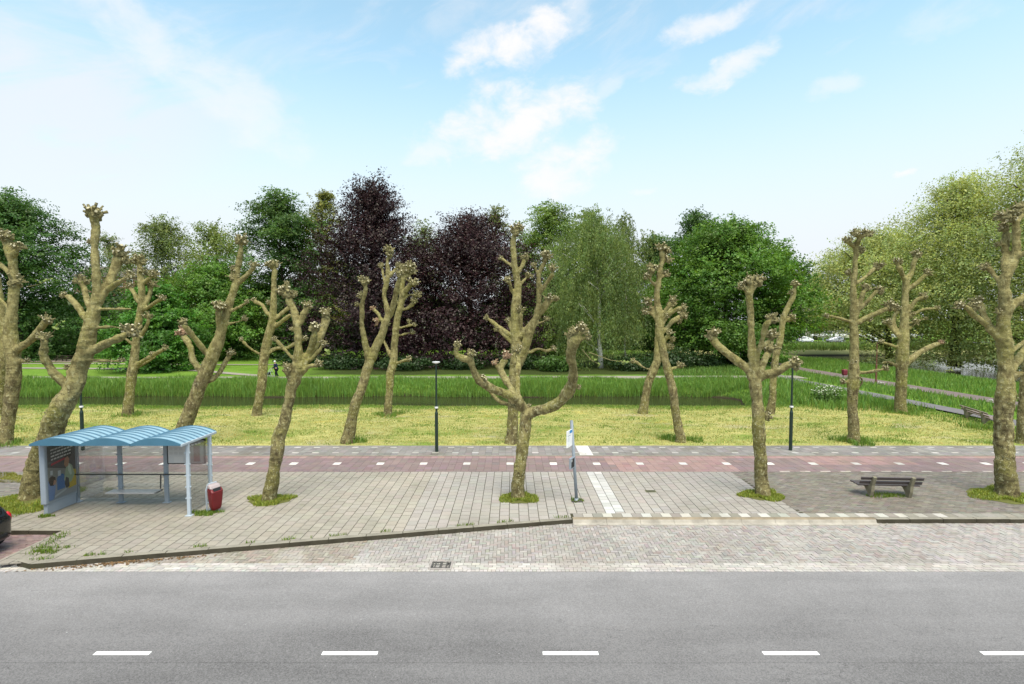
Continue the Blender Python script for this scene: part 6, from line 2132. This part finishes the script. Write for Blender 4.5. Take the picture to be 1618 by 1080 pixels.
# whole body in one skin: walking towards -X, hands forward on the grips
J = [(0, 0, .92), (-.03, 0, 1.12), (-.08, 0, 1.34), (-.12, 0, 1.46), (-.15, 0, 1.55), (-.17, 0, 1.64),
     (.0, .1, .86), (-.14, .1, .5), (-.1, .1, .1), (-.22, .1, .045), (.0, -.1, .86), (.06, -.1, .5), (.22, -.1, .13), (.12, -.1, .045),
     (-.1, .19, 1.38), (-.1, .23, 1.12), (-.36, .2, .98), (-.43, .2, .96), (-.1, -.19, 1.38), (-.1, -.23, 1.12), (-.36, -.2, .98), (-.43, -.2, .96)]
E = [(0, 1), (1, 2), (2, 3), (3, 4), (4, 5), (0, 6), (6, 7), (7, 8), (8, 9), (0, 10), (10, 11), (11, 12), (12, 13), (2, 14), (14, 15), (15, 16), (16, 17), (2, 18), (18, 19), (19, 20), (20, 21)]
Rr = [(.13, .17), (.12, .15), (.12, .17), (.06, .07), (.075, .07), (.085, .08), .09, .065, .045, .04, .09, .065, .045, .04, .065, .05, .038, .035, .065, .05, .038, .035]
skin_body('body', J, E, Rr, SK, per)
skin_body('jacket', [(0, 0, .84), (-.02, 0, 1.02), (-.05, 0, 1.2), (-.09, 0, 1.38), (-.11, 0, 1.44), (-.1, .2, 1.38), (-.1, .24, 1.12), (-.34, .2, .99), (-.1, -.2, 1.38), (-.1, -.24, 1.12), (-.34, -.2, .99)],
          [(0, 1), (1, 2), (2, 3), (3, 4), (3, 5), (5, 6), (6, 7), (3, 8), (8, 9), (9, 10)], [(.165, .21), (.155, .2), (.15, .19), (.145, .2), (.09, .1), .085, .068, .05, .085, .068, .05], NAVY, per)
skin_body('trousers', [(0, 0, .93), (0, .1, .84), (-.14, .1, .5), (-.1, .1, .1), (0, -.1, .84), (.06, -.1, .5), (.22, -.1, .14)], [(0, 1), (1, 2), (2, 3), (0, 4), (4, 5), (5, 6)], [(.15, .19), .115, .085, .07, .115, .085, .07], TROU, per)
MB().blob((-.155, 0, 1.665), .105, 2, .06, 2, 3, scale=(1, .95, .85)).build('hair', M['white'], per, smooth=True)
mb = MB()
mb.blob((-.2, .1, .045), .07, 2, .02, 1, 1, scale=(1.7, .75, .65)); mb.blob((.14, -.1, .05), .07, 2, .02, 1, 1, scale=(1.6, .75, .65))
mb.build('shoe', M['black'], per, smooth=True)
root = thing('rollator', (p.x - .62, 51.9, .055), 0, 'grey wheeled rollator pushed by the person on the park path', 'walker')
mb = MB()
for s_ in (-.26, .26):
    mb.tube([(.22, s_, .93), (.1, s_, .93), (.0, s_, .8), (-.18, s_, .2)], .016, 6)
    mb.tube([(.02, s_, .78), (.26, s_, .2)], .016, 6)
mb.tube([(-.02, -.26, .62), (-.02, .26, .62)], .014, 6)
mb.build('frame', M['lightmetal'], root)
MB().box((.02, 0, .56), (.3, .44, .03), bev=.01).build('seat', M['black'], root)
MB().box((-.16, 0, .42), (.2, .4, .26), bev=.03).build('basket', M['rubber'], root)
for x in (-.2, .28):
    for s_ in (-.27, .27):
        MB().lathe([(.04, -.018), (.1, -.018), (.1, .018), (.04, .018)], 16, (x, s_, .1), axis='Y').build('wheel', simple('grey_tyre', (.4, .4, .4), .7, .2), root)
